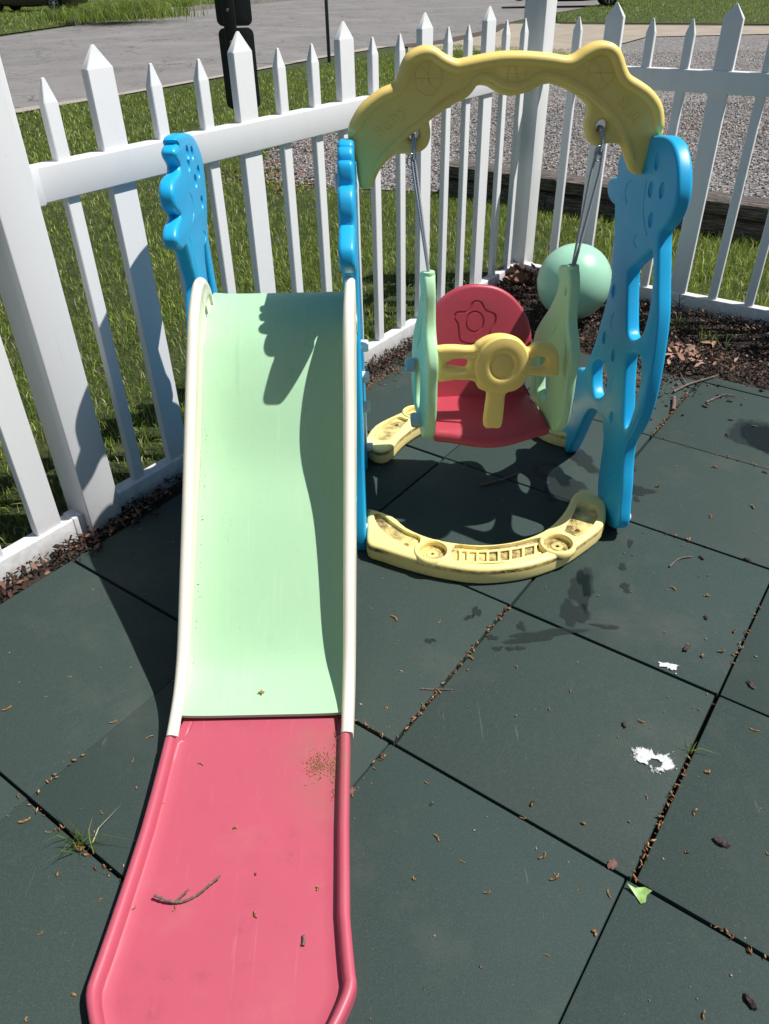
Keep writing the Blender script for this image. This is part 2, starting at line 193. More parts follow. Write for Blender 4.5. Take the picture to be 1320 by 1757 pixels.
m = Mat('twig', (.16, .11, .085), .85); m.col(m.ramp(m.noise(120, 4, .7), [(.3, (.075, .05, .042)), (.75, (.26, .19, .155))])); m.bump(m.noise(260, 4), .6, .002); TWIG = m.m
m = Mat('bird_lime', (.75, .75, .73), .8)
m.col(m.ramp(m.noise(110, 6, .8), [(.32, (.40, .42, .42)), (.55, (.62, .63, .63)), (.72, (.76, .76, .75))])); m.bump(m.noise(220, 3), .5, .002)
k = m.math('ADD', m.attr('wet'), m.math('MULTIPLY', m.math('SUBTRACT', m.noise(120, 6, .75), .5), 2.0)); k = m.step(k, .30, .52)
tp_ = m.n('BsdfTransparent'); mx = m.n('MixShader'); m.l(k, mx.inputs[0]); m.l(tp_.outputs[0], mx.inputs[1]); m.l(m.b.outputs[0], mx.inputs[2])
m.l(mx.outputs[0], m.t.nodes['Material Output'].inputs[0]); LIME = m.m
GLEAF = Mat('green_leaf', (.24, .42, .10), .45); GLEAF.col(GLEAF.ramp(GLEAF.noise(90, 3), [(.3, (.17, .33, .07)), (.7, (.31, .50, .14))])); GLEAF = GLEAF.m
m = Mat('grass_blade', (.1, .2, .04), .55, .3)
m.col(m.ramp(m.attr('rnd'), [(0, (.045, .070, .014)), (.25, (.115, .175, .027)), (.55, (.26, .36, .058)), (.82, (.48, .56, .14)), (.93, (.60, .53, .30)), (1, (.70, .60, .42))]))
tr = m.n('BsdfTranslucent'); tr.inputs[0].default_value = (.32, .42, .07, 1)
mx = m.n('MixShader'); mx.inputs[0].default_value = .32; out = m.t.nodes['Material Output']
m.l(m.b.outputs[0], mx.inputs[1]); m.l(tr.outputs[0], mx.inputs[2]); m.l(mx.outputs[0], out.inputs[0]); GRASS = m.m
m = Mat('lawn_ground', (.06, .09, .02), .95)
c = m.ramp(m.noise(11, 6, .75), [(.28, (.022, .032, .008)), (.5, (.075, .11, .022)), (.72, (.19, .22, .07))])
c = m.mix(m.math('MULTIPLY', m.step(m.noise(1.1, 5, .7), .54, .72), .45), c, (.23, .18, .105))
c = m.mix(m.step(m.noise(120, 3, .7), .35, .75), m.mix(.5, c, (.012, .02, .004)), c)
m.col(c); m.bump(m.noise(70, 5, .75), 1.0, .03); LAWN = m.m
m = Mat('asphalt', (.2, .19, .185), .9, .3)
c = m.ramp(m.noise(.55, 5, .65), [(.3, (.195, .187, .182)), (.7, (.285, .272, .262))])
c = m.mix(m.step(m.noise(55, 4, .75), .30, .75), m.mix(.35, c, (.08, .078, .075)), c)
c = m.mix(m.math('MULTIPLY', m.step(m.noise(26, 2, .5), .68, .74), .6), c, (.42, .41, .40))
c = m.mix(m.math('MULTIPLY', m.step(m.noise(1.5, 5, .7, stretch=(1, .3, 1)), .56, .70), .4), c, (.13, .124, .12))
wv = m.n('VectorMath', operation='ADD'); nz = m.n('TexNoise'); nz.inputs['Scale'].default_value = 1.7; nz.inputs['Detail'].default_value = 5
m.l(m.tc, nz.inputs['Vector']); sc_ = m.n('VectorMath', operation='SCALE'); sc_.inputs['Scale'].default_value = .9; m.l(nz.outputs['Color'], sc_.inputs[0])
m.l(m.tc, wv.inputs[0]); m.l(sc_.outputs[0], wv.inputs[1])
for sc2, wd, am in ((.7, .018, .55), (2.2, .030, .35)):
    vo = m.n('TexVoronoi', feature='DISTANCE_TO_EDGE'); vo.inputs['Scale'].default_value = sc2; m.l(wv.outputs[0], vo.inputs['Vector'])
    k = m.math('MULTIPLY', m.step(vo.outputs['Distance'], wd, wd*.2), m.step(m.noise(.35, 3), .38, .52))
    c = m.mix(m.math('MULTIPLY', k, am), c, (.035, .032, .03))
m.col(c); m.bump(m.noise(90, 4, .7), .5, .008); ASPH = m.m
m = Mat('road_edge_sand', (.27, .235, .20), .95)
c = m.ramp(m.noise(20, 5, .7), [(.3, (.27, .24, .21)), (.7, (.42, .38, .335))]); m.col(c); m.bump(m.noise(90, 4, .7), .4, .006); SAND = m.m
m = Mat('concrete', (.40, .34, .27), .9)
c = m.ramp(m.noise(1.3, 6, .7), [(.3, (.27, .225, .175)), (.7, (.39, .335, .27))]); c = m.mix(m.math('MULTIPLY', m.step(m.noise(30, 4, .7), .55, .8), .4), c, (.2, .165, .125))
m.col(c); m.bump(m.noise(60, 4), .2, .004); CONC = m.m
m = Mat('old_kerb', (.2, .185, .165), .9); m.col(m.ramp(m.noise(6, 6, .75), [(.3, (.09, .082, .07)), (.7, (.26, .24, .215))])); m.bump(m.noise(40, 4), .4, .01); KERB = m.m
m = Mat('dirt_dark', (.07, .055, .04), .95); m.col(m.ramp(m.noise(9, 6, .75), [(.3, (.035, .027, .02)), (.7, (.12, .095, .07))])); DIRT = m.m
m = Mat('gravel_bed', (.25, .23, .22), .95)
vo = m.n('TexVoronoi'); vo.inputs['Scale'].default_value = 45; m.l(m.tc, vo.inputs['Vector'])
sepc = m.n('SeparateColor'); m.l(vo.outputs['Color'], sepc.inputs[0])
c = m.ramp(sepc.outputs[0], [(0, (.08, .075, .072)), (.45, (.22, .208, .20)), (.75, (.33, .315, .305)), (1, (.50, .485, .47))])
c = m.mix(m.math('MULTIPLY', m.step(m.noise(.9, 5, .7), .55, .72), .45), c, (.30, .16, .10))
c = m.mix(m.step(vo.outputs['Distance'], .35, .9), c, (.05, .043, .04))
m.col(c); m.bump(vo.outputs['Distance'], -.9, .02); GRAV = m.m
m = Mat('stone', (.3, .28, .27), .85)
m.col(m.ramp(m.attr('rnd'), [(0, (.09, .087, .087)), (.3, (.22, .21, .206)), (.6, (.35, .335, .326)), (.78, (.55, .535, .525)), (.86, (.33, .21, .16)), (1, (.42, .28, .20))])); STONE = m.m
m = Mat('weathered_timber', (.2, .16, .13), .9)
c = m.ramp(m.noise(9, 6, .75, stretch=(1, 14, 14)), [(.30, (.014, .011, .010)), (.48, (.11, .09, .078)), (.70, (.42, .38, .34))])
m.col(c); m.bump(m.noise(9, 6, .75, stretch=(1, 14, 14)), 1.0, .02); TIMB = m.m
m = Mat('sign_back', (.018, .024, .022), .55); m.col(m.ramp(m.noise(18, 5, .7), [(.3, (.012, .017, .016)), (.75, (.032, .040, .037))])); m.bump(m.noise(150, 3), .2, .002); SIGN = m.m
m = Mat('dark_post_paint', (.008, .008, .009), .5); m.bump(m.noise(60, 3), .2, .003); BPOST = m.m
m = Mat('pole_metal', (.055, .06, .075), .45); m.col(m.ramp(m.noise(20, 4), [(.3, (.04, .044, .056)), (.7, (.075, .08, .096))])); POLE = m.m
m = Mat('car_black_paint', (.006, .006, .007), .2); m.b.inputs['Coat Weight'].default_value = .6; CARB = m.m
m = Mat('car_dark_paint', (.016, .007, .006), .3); m.b.inputs['Coat Weight'].default_value = .6; CARR = m.m
m = Mat('tyre', (.012, .012, .012), .8); m.bump(m.noise(80, 3), .3, .004); TYRE = m.m
m = Mat('chrome', (.75, .75, .76), .16); m.b.inputs['Metallic'].default_value = 1; CHROME = m.m
m = Mat('car_glass', (.01, .012, .013), .06); GLASS = m.m
m = Mat('lamp_lens', (.8, .8, .8), .2); LENS = m.m
m = Mat('rope_grey', (.22, .235, .26), .85)
wvx = m.n('TexWave'); wvx.inputs['Scale'].default_value = 130; wvx.inputs['Distortion'].default_value = 1; wvx.bands_direction = 'DIAGONAL'; m.l(m.tc, wvx.inputs['Vector'])
m.col(m.ramp(wvx.outputs['Fac'], [(.15, (.13, .15, .22)), (.5, (.40, .415, .44)), (.9, (.62, .63, .64))])); m.bump(wvx.outputs['Fac'], .6, .002); ROPE = m.m
m = Mat('zinc', (.35, .37, .39), .4); m.b.inputs['Metallic'].default_value = 1; ZINC = m.m
m = Mat('ball_rubber', (.26, .60, .39), .33); m.col(m.mix(m.noise(7, 4), (.34, .64, .46), (.40, .70, .52))); m.b.inputs['Coat Weight'].default_value = .15; m.b.inputs['Subsurface Weight'].default_value = .6; m.b.inputs['Subsurface Radius'].default_value = (.1, .12, .1); m.b.inputs['Subsurface Scale'].default_value = .6; BALL = m.m
# ---------------------------------------------------------------- object helpers
def tag(o, label=None, cat=None, group=None, kind=None):
    for k, v in (('label', label), ('category', cat), ('group', group), ('kind', kind)):
        if v: o[k] = v
    return o
def thing(name, loc, label, cat, group=None):
    o = bpy.data.objects.new(name, None); o.empty_display_size = .1; COL.objects.link(o); o.location = loc
    return tag(o, label, cat, group)
def link(name, me, mat, parent=None):
    o = bpy.data.objects.new(name, me); COL.objects.link(o)
    if mat: me.materials.append(mat)
    if parent:
        o.parent = parent; me.transform(Matrix.Translation(-Vector(parent['_w']) if '_w' in parent else -world_loc(parent)))
    return o
def world_loc(p):
    v = Vector(p.location)
    q = p.parent
    while q: v += Vector(q.location); q = q.parent
    return v
def smooth(me, ang=40):
    me.shade_smooth()
    if ang < 180: me.set_sharp_from_angle(angle=math.radians(ang))
def finish(bm, name, mat, parent=None, ang=40, merge=0):
    if merge: bmesh.ops.remove_doubles(bm, verts=bm.verts, dist=merge)
    bmesh.ops.recalc_face_normals(bm, faces=bm.faces)
    me = bpy.data.meshes.new(name); bm.to_mesh(me); bm.free(); smooth(me, ang)
    return link(name, me, mat, parent)
def catmull(P, closed=True, k=4):
    P = [Vector(p) for p in P]; n = len(P); out = []
    for i in range(n if closed else n-1):
        a, b, c, d = (P[(i-1) % n], P[i], P[(i+1) % n], P[(i+2) % n]) if closed else (P[max(i-1, 0)], P[i], P[i+1], P[min(i+2, n-1)])
        for j in range(k):
            t = j / k
            out.append(.5*((2*b) + (c-a)*t + (2*a-5*b+4*c-d)*t*t + (3*b-a-3*c+d)*t**3))
    if not closed: out.append(P[-1])
    return out
def plate_mesh(loops, thick, bevel, fmap, k=4, res=3):
    cu = bpy.data.curves.new('tmp', 'CURVE'); cu.dimensions = '2D'; cu.fill_mode = 'BOTH'
    cu.extrude = max(thick/2 - bevel, 1e-5); cu.bevel_depth = bevel; cu.bevel_resolution = res; cu.offset = -bevel
    for lp in loops:
        pts = catmull([(p[0], p[1], 0) for p in lp], True, k) if k > 1 else [Vector((p[0], p[1], 0)) for p in lp]
        s = cu.splines.new('POLY'); s.points.add(len(pts)-1); s.use_cyclic_u = True
        for q, p in zip(s.points, pts): q.co = (p.x, p.y, 0, 1)
    o = bpy.data.objects.new('tmp', cu); COL.objects.link(o); bpy.context.view_layer.update()
    me = bpy.data.meshes.new_from_object(o.evaluated_get(bpy.context.evaluated_depsgraph_get()))
    bpy.data.objects.remove(o); bpy.data.curves.remove(cu); me.materials.clear()
    bm = bmesh.new(); bm.from_mesh(me); bpy.data.meshes.remove(me)
    for v in bm.verts: v.co = fmap(v.co.x, v.co.y, v.co.z)
    bmesh.ops.remove_doubles(bm, verts=bm.verts, dist=2e-5)
    bmesh.ops.recalc_face_normals(bm, faces=bm.faces)
    return bm
def tube_into(bm, path, rad, n=10, closed=False, caps=True, flat=None):
    P = [Vector(p) for p in path]; N = len(P); rings = []
    rad = rad if hasattr(rad, '__len__') else [rad]*N
    up = Vector((0, 0, 1)); T0 = None; nrm = None
    for i in range(N):
        T = (P[(i+1) % N] - P[(i-1) % N]) if closed else (P[min(i+1, N-1)] - P[max(i-1, 0)])
        T.normalize()
        if nrm is None:
            a = Vector(flat) if flat else (up if abs(T.z) < .9 else Vector((1, 0, 0)))
            nrm = (a - T*a.dot(T)).normalized()
        else: nrm = (nrm - T*nrm.dot(T)).normalized()
        bn = T.cross(nrm)
        rings.append([bm.verts.new(P[i] + (nrm*math.cos(2*math.pi*j/n) + bn*math.sin(2*math.pi*j/n))*rad[i]) for j in range(n)])
    for i in range(N if closed else N-1):
        a, b = rings[i], rings[(i+1) % N]
        for j in range(n): bm.faces.new((a[j], a[(j+1) % n], b[(j+1) % n], b[j]))
    if caps and not closed:
        bm.faces.new(rings[0][::-1]); bm.faces.new(rings[-1])
def tube(name, path, rad, mat, parent=None, n=10, closed=False, ang=60):
    bm = bmesh.new(); tube_into(bm, path, rad, n, closed); return finish(bm, name, mat, parent, ang)
def lathe_into(bm, prof, M, n=32):                  # prof: (r, h) list from bottom axis to top axis
    rings = []
    for r, h in prof:
        if r < 1e-6: rings.append([bm.verts.new(M @ Vector((0, 0, h)))])
        else: rings.append([bm.verts.new(M @ Vector((r*math.cos(2*math.pi*j/n), r*math.sin(2*math.pi*j/n), h))) for j in range(n)])
    for a, b in zip(rings, rings[1:]):
        for j in range(n):
            q = [a[j % len(a)], a[(j+1) % len(a)], b[(j+1) % len(b)], b[j % len(b)]]
            q = [x for i, x in enumerate(q) if x not in q[:i]]
            if len(q) > 2: bm.faces.new(q)
def frame(o, x, y, z):
    M = Matrix.Identity(4)
    for i, a in enumerate((x, y, z)):
        for j in range(3): M[j][i] = Vector(a).normalized()[j]
    for j in range(3): M[j][3] = o[j]
    return M
def axis(o, d):
    d = Vector(d).normalized(); x = d.orthogonal().normalized(); return frame(o, x, d.cross(x), d)
def carve(bm, cut):
    a = bpy.data.meshes.new('a'); bm.to_mesh(a); bm.free(); c = bpy.data.meshes.new('c'); bmesh.ops.recalc_face_normals(cut, faces=cut.faces); cut.to_mesh(c); cut.free()
    oa = bpy.data.objects.new('a', a); oc = bpy.data.objects.new('c', c); COL.objects.link(oa); COL.objects.link(oc)
    md = oa.modifiers.new('b', 'BOOLEAN'); md.object = oc; md.operation = 'DIFFERENCE'; md.solver = 'EXACT'
    r = None
    for sol, us in (('EXACT', False), ('EXACT', True), ('FAST', False)):
        md.solver = sol
        if sol == 'EXACT': md.use_self = us
        bpy.context.view_layer.update()
        r = bpy.data.meshes.new_from_object(oa.evaluated_get(bpy.context.evaluated_depsgraph_get()))
        ok = len(r.polygons) > len(a.polygons)*.6
        if ok: break
    print('carve', len(a.polygons), len(r.polygons), sol, us)
    b2 = bmesh.new(); b2.from_mesh(r if ok else a)
    bpy.data.objects.remove(oa); bpy.data.objects.remove(oc)
    return b2
def box_into(bm, lo, hi, M=None, bev=0, seg=2):
    vs = [bm.verts.new((x, y, z)) for x in (lo[0], hi[0]) for y in (lo[1], hi[1]) for z in (lo[2], hi[2])]
    fs = [bm.faces.new([vs[i] for i in f]) for f in ((0,1,3,2),(4,6,7,5),(0,4,5,1),(2,3,7,6),(0,2,6,4),(1,5,7,3))]
    if bev:
        bmesh.ops.recalc_face_normals(bm, faces=fs)
        es = list({e for f in fs for e in f.edges})
        r = bmesh.ops.bevel(bm, geom=es, offset=bev, segments=seg, affect='EDGES', profile=.5)
        vs = list({v for f in r['faces'] for v in f.verts} | {v for f in fs if f.is_valid for v in f.verts})
    if M:
        for v in vs: v.co = M @ v.co
def np_mesh(name, verts, loops, totals, mat, rnd=None, parent=None, smooth_=False):
    if not len(totals): print('EMPTY', name); return bpy.data.objects.new(name, None)
    me = bpy.data.meshes.new(name); me.vertices.add(len(verts)); me.vertices.foreach_set('co', np.asarray(verts, np.float32).ravel())
    me.loops.add(len(loops)); me.loops.foreach_set('vertex_index', np.asarray(loops, np.int32))
    me.polygons.add(len(totals)); st = np.concatenate(([0], np.cumsum(totals)[:-1])).astype(np.int32)
    me.polygons.foreach_set('loop_start', st)
    if rnd is not None:
        a = me.attributes.new('rnd', 'FLOAT', 'FACE'); a.data.foreach_set('value', np.asarray(rnd, np.float32))
    me.update(calc_edges=True); me.validate()
    if smooth_: me.shade_smooth()
    return link(name, me, mat, parent)
def poly_sheet(name, pts, z, mat, kind='structure', sub=0, thick=0):
    bm = bmesh.new(); f = bm.faces.new([bm.verts.new((p[0], p[1], z)) for p in pts])
    if f.normal.z < 0: f.normal_flip()
    bm.normal_update()
    if bm.faces[:][0].normal.z < 0: bmesh.ops.reverse_faces(bm, faces=bm.faces[:])
    if thick:
        r = bmesh.ops.extrude_face_region(bm, geom=bm.faces[:])
        for v in [x for x in r['geom'] if isinstance(x, bmesh.types.BMVert)]: v.co.z -= thick
        bmesh.ops.recalc_face_normals(bm, faces=bm.faces)
    me = bpy.data.meshes.new(name); bm.to_mesh(me); bm.free()
    o = link(name, me, mat); return tag(o, kind=kind)
def inside(px, py, poly):
    poly = np.asarray([p[:2] for p in poly]); c = np.zeros(len(px), bool); n = len(poly)
    for i in range(n):
        x1, y1 = poly[i]; x2, y2 = poly[(i+1) % n]
        k = ((y1 > py) != (y2 > py)) & (px < (x2-x1)*(py-y1)/(y2-y1+1e-12)+x1); c ^= k
    return c

# ================================================================ GROUND
poly_sheet('lawn', [(-260, -40), (260, -40), (260, 420), (-260, 420)], -.030, LAWN)
nearR = [(-7.2, 4.3), (-4.3, 10.21), (-3.43, 11.66), (-2.45, 13.42), (-1.0, 16.24), (.3, 18.4)]
farR = [(-13.5, 5.0), (-9.93, 23.92), (-9.14, 29.88), (-8.54, 33.24), (-6.73, 39.64), (-4.25, 47.34), (0, 62)]
poly_sheet('road', nearR + [(.72, 18.65), (1.5, 19.68), (2.88, 22.48), (3.55, 24.89), (5.3, 29.0), (8.42, 34.45), (9.58, 37.31), (22, 66)] + farR[::-1] + [(-18, -8), (-13, -8)], -.018, ASPH)
sand = []
for (x, y) in nearR: sand.append((x, y))
for (x, y) in nearR[::-1]:
    k = .26 + .09*math.sin(x*7+y*3); sand.append((x - .81*k, y + .59*k))
poly_sheet('road_edge', sand, -.012, SAND)
poly_sheet('driveway', [(.64, 17.3), (1.1, 17.45), (2.18, 16.94), (3.2, 15.88), (3.55, 15.8), (5.08, 18.12), (5.92, 19.48), (8.63, 19.58), (20, 19.2), (20, 22), (9.68, 22.3), (6.66, 23.57), (4.92, 24.6), (3.55, 24.89), (2.88, 22.48), (1.5, 19.68), (.7, 18.65)], -.012, CONC)
poly_sheet('gutter', [(.55, 18.2), (.75, 18.0), (1.6, 19.0), (3.0, 21.9), (3.7, 24.6), (3.5, 24.95), (2.8, 22.5), (1.45, 19.7), (.65, 18.8)], -.006, DIRT)
poly_sheet('gutter', [(5.0, 24.25), (9.6, 21.95), (20, 21.6), (20, 21.9), (9.66, 22.25), (5.0, 24.6)], -.006, DIRT)
gl = []
for p, q in zip([(-.3, 6.2), (-.9, 6.52), (-.92, 7.41), (-.54, 9.18), (-.04, 10.66), (1.37, 13.27)], [(-.9, 6.52), (-.92, 7.41), (-.54, 9.18), (-.04, 10.66), (1.37, 13.27), (3.14, 15.56)]):
    for k in range(8):
        t = k/8; gl.append((p[0] + (q[0]-p[0])*t + random.uniform(-.16, .12), p[1] + (q[1]-p[1])*t + random.uniform(-.08, .08)))
gravel = gl + [(3.14, 15.56), (3.6, 15.7), (5.08, 18.05), (5.92, 19.4), (8.63, 19.5), (20, 19.1), (20, 3), (5.4, 2.75), (2.45, 4.62), (.52, 5.92)]
poly_sheet('gravel', gravel, -.022, GRAV)
# far kerb as a real step
def kerb(name, pts, h, wd, mat):
    bm = bmesh.new(); A = []
    for i, p in enumerate(pts):
        t = Vector((pts[min(i+1, len(pts)-1)][0]-pts[max(i-1, 0)][0], pts[min(i+1, len(pts)-1)][1]-pts[max(i-1, 0)][1], 0)).normalized()
        nn = Vector((-t.y, t.x, 0)); q = Vector((p[0], p[1], 0)); j = .02*math.sin(i*2.3)
        A.append([bm.verts.new(q + Vector((0, 0, -.03))), bm.verts.new(q + nn*.02 + Vector((0, 0, h+j))), bm.verts.new(q + nn*wd + Vector((0, 0, h+j))), bm.verts.new(q + nn*wd + Vector((0, 0, -.03)))])
    for a, b in zip(A, A[1:]):
        for k in range(3): bm.faces.new((a[k], b[k], b[k+1], a[k+1]))
    bm.faces.new(A[0]); bm.faces.new(A[-1])
    return tag(finish(bm, name, mat, None, 30), kind='structure')
fk = catmull([(p[0], p[1], 0) for p in farR[1:]], False, 8)
kerb('kerb', [(p.x, p.y) for p in fk if p.y > 28.0], .13, .30, KERB)
# raised verge behind the far kerb
poly_sheet('verge', [(p.x-.3, p.y) for p in fk] + [(-60, 90), (-90, 20), (-30, 10), (-13, 12)], .0, LAWN)
poly_sheet('verge', [(5.02, 24.75), (5.75, 28.69), (7.01, 31.3), (8.42, 34.45), (9.58, 37.31), (24, 66), (80, 60), (80, 21.8), (20, 22.1), (9.66, 22.5)], .0, LAWN)

# soil under tiles and along the fences
poly_sheet('soil', [tt(-2.36, -5), tt(2.5, -5), tt(2.5, 5.6), tt(-2.36, 5.6)], -.026, SOIL)
# rubber tiles: one paved floor of separate bevelled slabs
bm = bmesh.new(); rl = bm.faces.layers.float.new('rnd')
for i in range(-2, 3):
    for j in range(-4, 5):
        u0, u1, v0, v1 = i, i+1, j, j+1
        if i == -2: u0 = -2.11
        if i == 2: u1 = 3
        if j == 4: v1 = 4.02 + .10*(i+1 > 0) + .02*i; 
        if j == 4 and v1 < v0 + .03: continue
        du, dv = random.uniform(-.003, .003), random.uniform(-.004, .004)
        if j < 0: du += {1: -.03, -1: -.012, 0: -.02}.get(i, 0) * (.8 if i == 1 else 1)
        if j < 0: dv -= .003
        g = random.uniform(.0045, .0065)
        ru = Vector((*tt(u0+du+g, v0+dv+g), 0)); ux = Vector((UW[0], UW[1], 0)); vx = Vector((VW[0], VW[1], 0))
        a, b_ = (u1-u0-2*g)*TS, (v1-v0-2*g)*TS
        th = random.uniform(-.0022, .0022); R_ = Matrix.Rotation(th, 4, 'Z')
        M = Matrix.Translation((ru.x, ru.y, random.uniform(-.0015, .0012))) @ R_ @ frame((0, 0, 0), ux, vx, (0, 0, 1))
        nf = len(bm.faces); box_into(bm, (0, 0, -.022), (a, b_, 0), M, .0035, 2)
        bm.faces.ensure_lookup_table(); rv = random.random()
        for f in bm.faces[nf:]: f[rl] = rv
tag(finish(bm, 'pavement', TILE, None, 35), kind='structure')
# ---------------------------------------------------------------- wet marks on the tiles
def blob(px, py, rx, ry, rot=0, n=48, jag=.25, z=.0022, name='water', mat=None):
    c = G(px, py); bm = bmesh.new(); ly = bm.verts.layers.float.new('wet'); ph = [random.uniform(0, 6.28) for _ in range(6)]; rings = []
    for f, wv_ in ((.45, 1.0), (.8, .9), (1.0, .45), (1.25, 0)):
        row = []
        for k in range(n):
            t = 2*math.pi*k/n; r = 1 + jag*(.5*math.sin(2*t+ph[0]) + .4*math.sin(3*t+ph[1]) + .3*math.sin(5*t+ph[2]) + .15*math.sin(9*t+ph[3]))
            x, y = rx*r*f*math.cos(t), ry*r*f*math.sin(t)
            v = bm.verts.new((c.x + x*math.cos(rot)-y*math.sin(rot), c.y + x*math.sin(rot)+y*math.cos(rot), z)); v[ly] = wv_; row.append(v)
        rings.append(row)
    bm.faces.new(rings[0])
    for a, b_ in zip(rings, rings[1:]):
        for k in range(n): bm.faces.new((a[k], b_[k], b_[(k+1) % n], a[(k+1) % n]))
    for f in bm.faces:
        f.normal_update()
        if f.normal.z < 0: f.normal_flip()
    me = bpy.data.meshes.new(name); bm.to_mesh(me); bm.free(); o = link(name, me, mat or DAMP); return tag(o, kind='structure')
for a in ((1000, 1010, .028, .075, -.15), (985, 1052, .03, .05, -.3), (930, 1090, .085, .018, .12), (1090, 840, .05, .028, -.2), (1075, 800, .03, .03, 0),
          (960, 830, .07, .10, .3), (1000, 790, .04, .06, .2), (845, 1094, .012, .009, 0), (877, 1113, .010, .008, 0), (893, 1112, .009, .008, 0), (854, 1113, .010, .008, 0),
          (818, 1050, .010, .02, -.2), (805, 1060, .012, .008, .4), (738, 1100, .013, .008, -.2), (1092, 857, .010, .012, 0), (1082, 932, .008, .018, -.2), (1069, 973, .011, .013, 0), (1074, 1008, .011, .02, -.3), (895, 1075, .012, .012, 0), (1040, 1075, .03, .008, -.3)):
    blob(*a, jag=.45)
for a in ((1003, 1000, .014, .05, -.15), (955, 815, .035, .05, .4)): blob(*a, jag=.5, z=.0034, mat=WET)
blob(1312, 752, .075, .09, 0, jag=.12, z=.0026, mat=WET)
blob(1312, 750, .105, .115, 0, jag=.2, z=.0016, mat=DAMP)

# ================================================================ PLAYSET
PS = thing('playset', (.27, 1.75, 0), 'pastel plastic toddler slide and swing set with blue animal-shaped side panels and a yellow arch', 'playset')
def bolt(parent, o, d, r=.012, h=.014, mat=WHITEP, name='bolt'):
    bm = bmesh.new(); lathe_into(bm, [(0, 0), (r, 0), (r, h*.75), (r*.9, h*.95), (r*.75, h), (r*.4, h), (r*.35, h*.8), (0, h*.8)], axis(o, d), 18)
    return finish(bm, name, mat, parent, 35)
def ellip_into(bm, M, a, b, c):
    mm = M @ Matrix.Diagonal((a, b, c, 1)); bmesh.ops.create_uvsphere(bm, u_segments=18, v_segments=12, radius=1, matrix=mm)
# -- right panel
RP = Vector(D['RP0'][0]); RN = Vector(D['RPn'][0]); RD = Vector(D['RPd'][0]); TH = .036
fm = lambda a, b, c: RP + RD*a + Vector((0, 0, b)) + RN*(c + TH/2)
bm = plate_mesh([D['right_out']] + D['right_holes'], TH, .0085, fm, 3)
cut = bmesh.new()
for k, (a, b) in enumerate(D['right_dents']): ellip_into(cut, frame(fm(a, b, -TH/2), RD, (0, 0, 1), RN), .015, .0185, .008)
for arc in D['right_arcs']:
    tube_into(cut, [fm(p[0], p[1], -TH/2) for p in catmull([(q[0], q[1], 0) for q in arc], False, 4)], .0021, 6)
bm = carve(bm, cut)
finish(bm, 'side_panel', BLUE, PS, 38)
for (a, b) in ((-.035, .055), (.415, .06)): bolt(PS, fm(a, b, TH/2 - .002), RN, .013, .015)
# -- left and middle panels (the slide sits between them)
body_f = [(1.842, .55), (1.795, .42), (1.735, .22), (1.69, .06), (1.688, .008), (1.70, 0), (1.80, 0), (1.822, .02), (1.85, .14), (1.90, .225), (1.96, .25), (2.02, .225), (2.07, .13), (2.105, .02), (2.12, 0), (2.225, 0), (2.236, .02), (2.225, .18), (2.195, .36), (2.155, .50)]
left_out = D['left_front'] + [[1.886, .62]] + [list(p) for p in body_f] + [[2.132, .55]] + D['left_back']
slot = [(2.075, .74), (2.085, .70), (2.09, .60), (2.10, .50), (2.085, .46), (2.06, .50), (2.045, .60), (2.05, .70)]
mid_out = [tuple(p) for p in D['mid_front']] + [(1.796, .70), (1.80, .64), (1.79, .56), (1.765, .42)] + body_f[2:-1] + [(2.150, .48), (2.10, .58), (2.06, .66), (2.04, .74), (2.065, .80), (2.085, .87), (2.080, .92), (2.045, .97), (1.99, 1.005), (1.93, 1.018)]
def slide_panel(xr, dz, dy, dents):
    sh = lambda a, b: a
    f = lambda a, b, c: Vector((xr - TH/2 + c, sh(a, b), max(b + dz, 0.0) if b < .1 else b + dz))
    bm = plate_mesh([mid_out if dy else left_out, [(p[0] - .03, p[1]) for p in slot] if dy else slot], TH, .0085 if dy else .0095, f, 3)
    cut = bmesh.new()
    for (a, b) in D['left_dents']: ellip_into(cut, frame(f(a + .8*dy, b, TH/2), (0, 1, 0), (0, 0, 1), (1, 0, 0)), .015, .0175, .008)
    for arc in D['left_arcs']: tube_into(cut, [f(p[0] + .8*dy, p[1], TH/2) for p in catmull([(q[0], q[1], 0) for q in arc], False, 4)], .0021, 6)
    return finish(carve(bm, cut), 'side_panel', BLUE, PS, 38), f
_, fl = slide_panel(-.462, 0, 0, 1)
_, fmid = slide_panel(-.052, -.004, -.085, 1)
for (y, z) in ((1.90, .52), (1.90, .43), (1.90, .34), (1.74, .035), (2.17, .05)): bolt(PS, (-.053, y, z), (1, 0, 0), .016, .02)
bolt(PS, (-.087, 1.88, .93), (-1, 0, 0), .022, .012, WHITEP)
bolt(PS, (-.087, 1.70, .17), (0, -1, 0), .014, .02, BLUE)
# -- arch
YA = 1.935; AT = .042
fa = lambda a, b, c: Vector((a, YA + AT/2 - c, b))
eye = [[(x + D['arch_eye_r'][0][0]*.95*math.cos(t*math.pi/8), z + D['arch_eye_r'][0][0]*1.05*math.sin(t*math.pi/8)) for t in range(16)] for x, z in D['arch_eyes']] if isinstance(D['arch_eye_r'][0], list) else [[(x + D['arch_eye_r'][0]*.95*math.cos(t*math.pi/8), z + D['arch_eye_r'][0]*1.05*math.sin(t*math.pi/8)) for t in range(16)] for x, z in D['arch_eyes']]
bm = plate_mesh([D['arch_out']] + eye, AT, .013, fa, 3, 5)
def offs(P, d):                                     # shift an open 2-D path sideways
    out = []
    for i, p in enumerate(P):
        t = (Vector(P[min(i+1, len(P)-1)][:2]) - Vector(P[max(i-1, 0)][:2])).normalized()
        out.append((p[0] + t.y*d, p[1] - t.x*d))
    return out
tp = [(p.x, p.y) for p in catmull([(q[0], q[1], 0) for q in D['arch_top']], False, 4)]
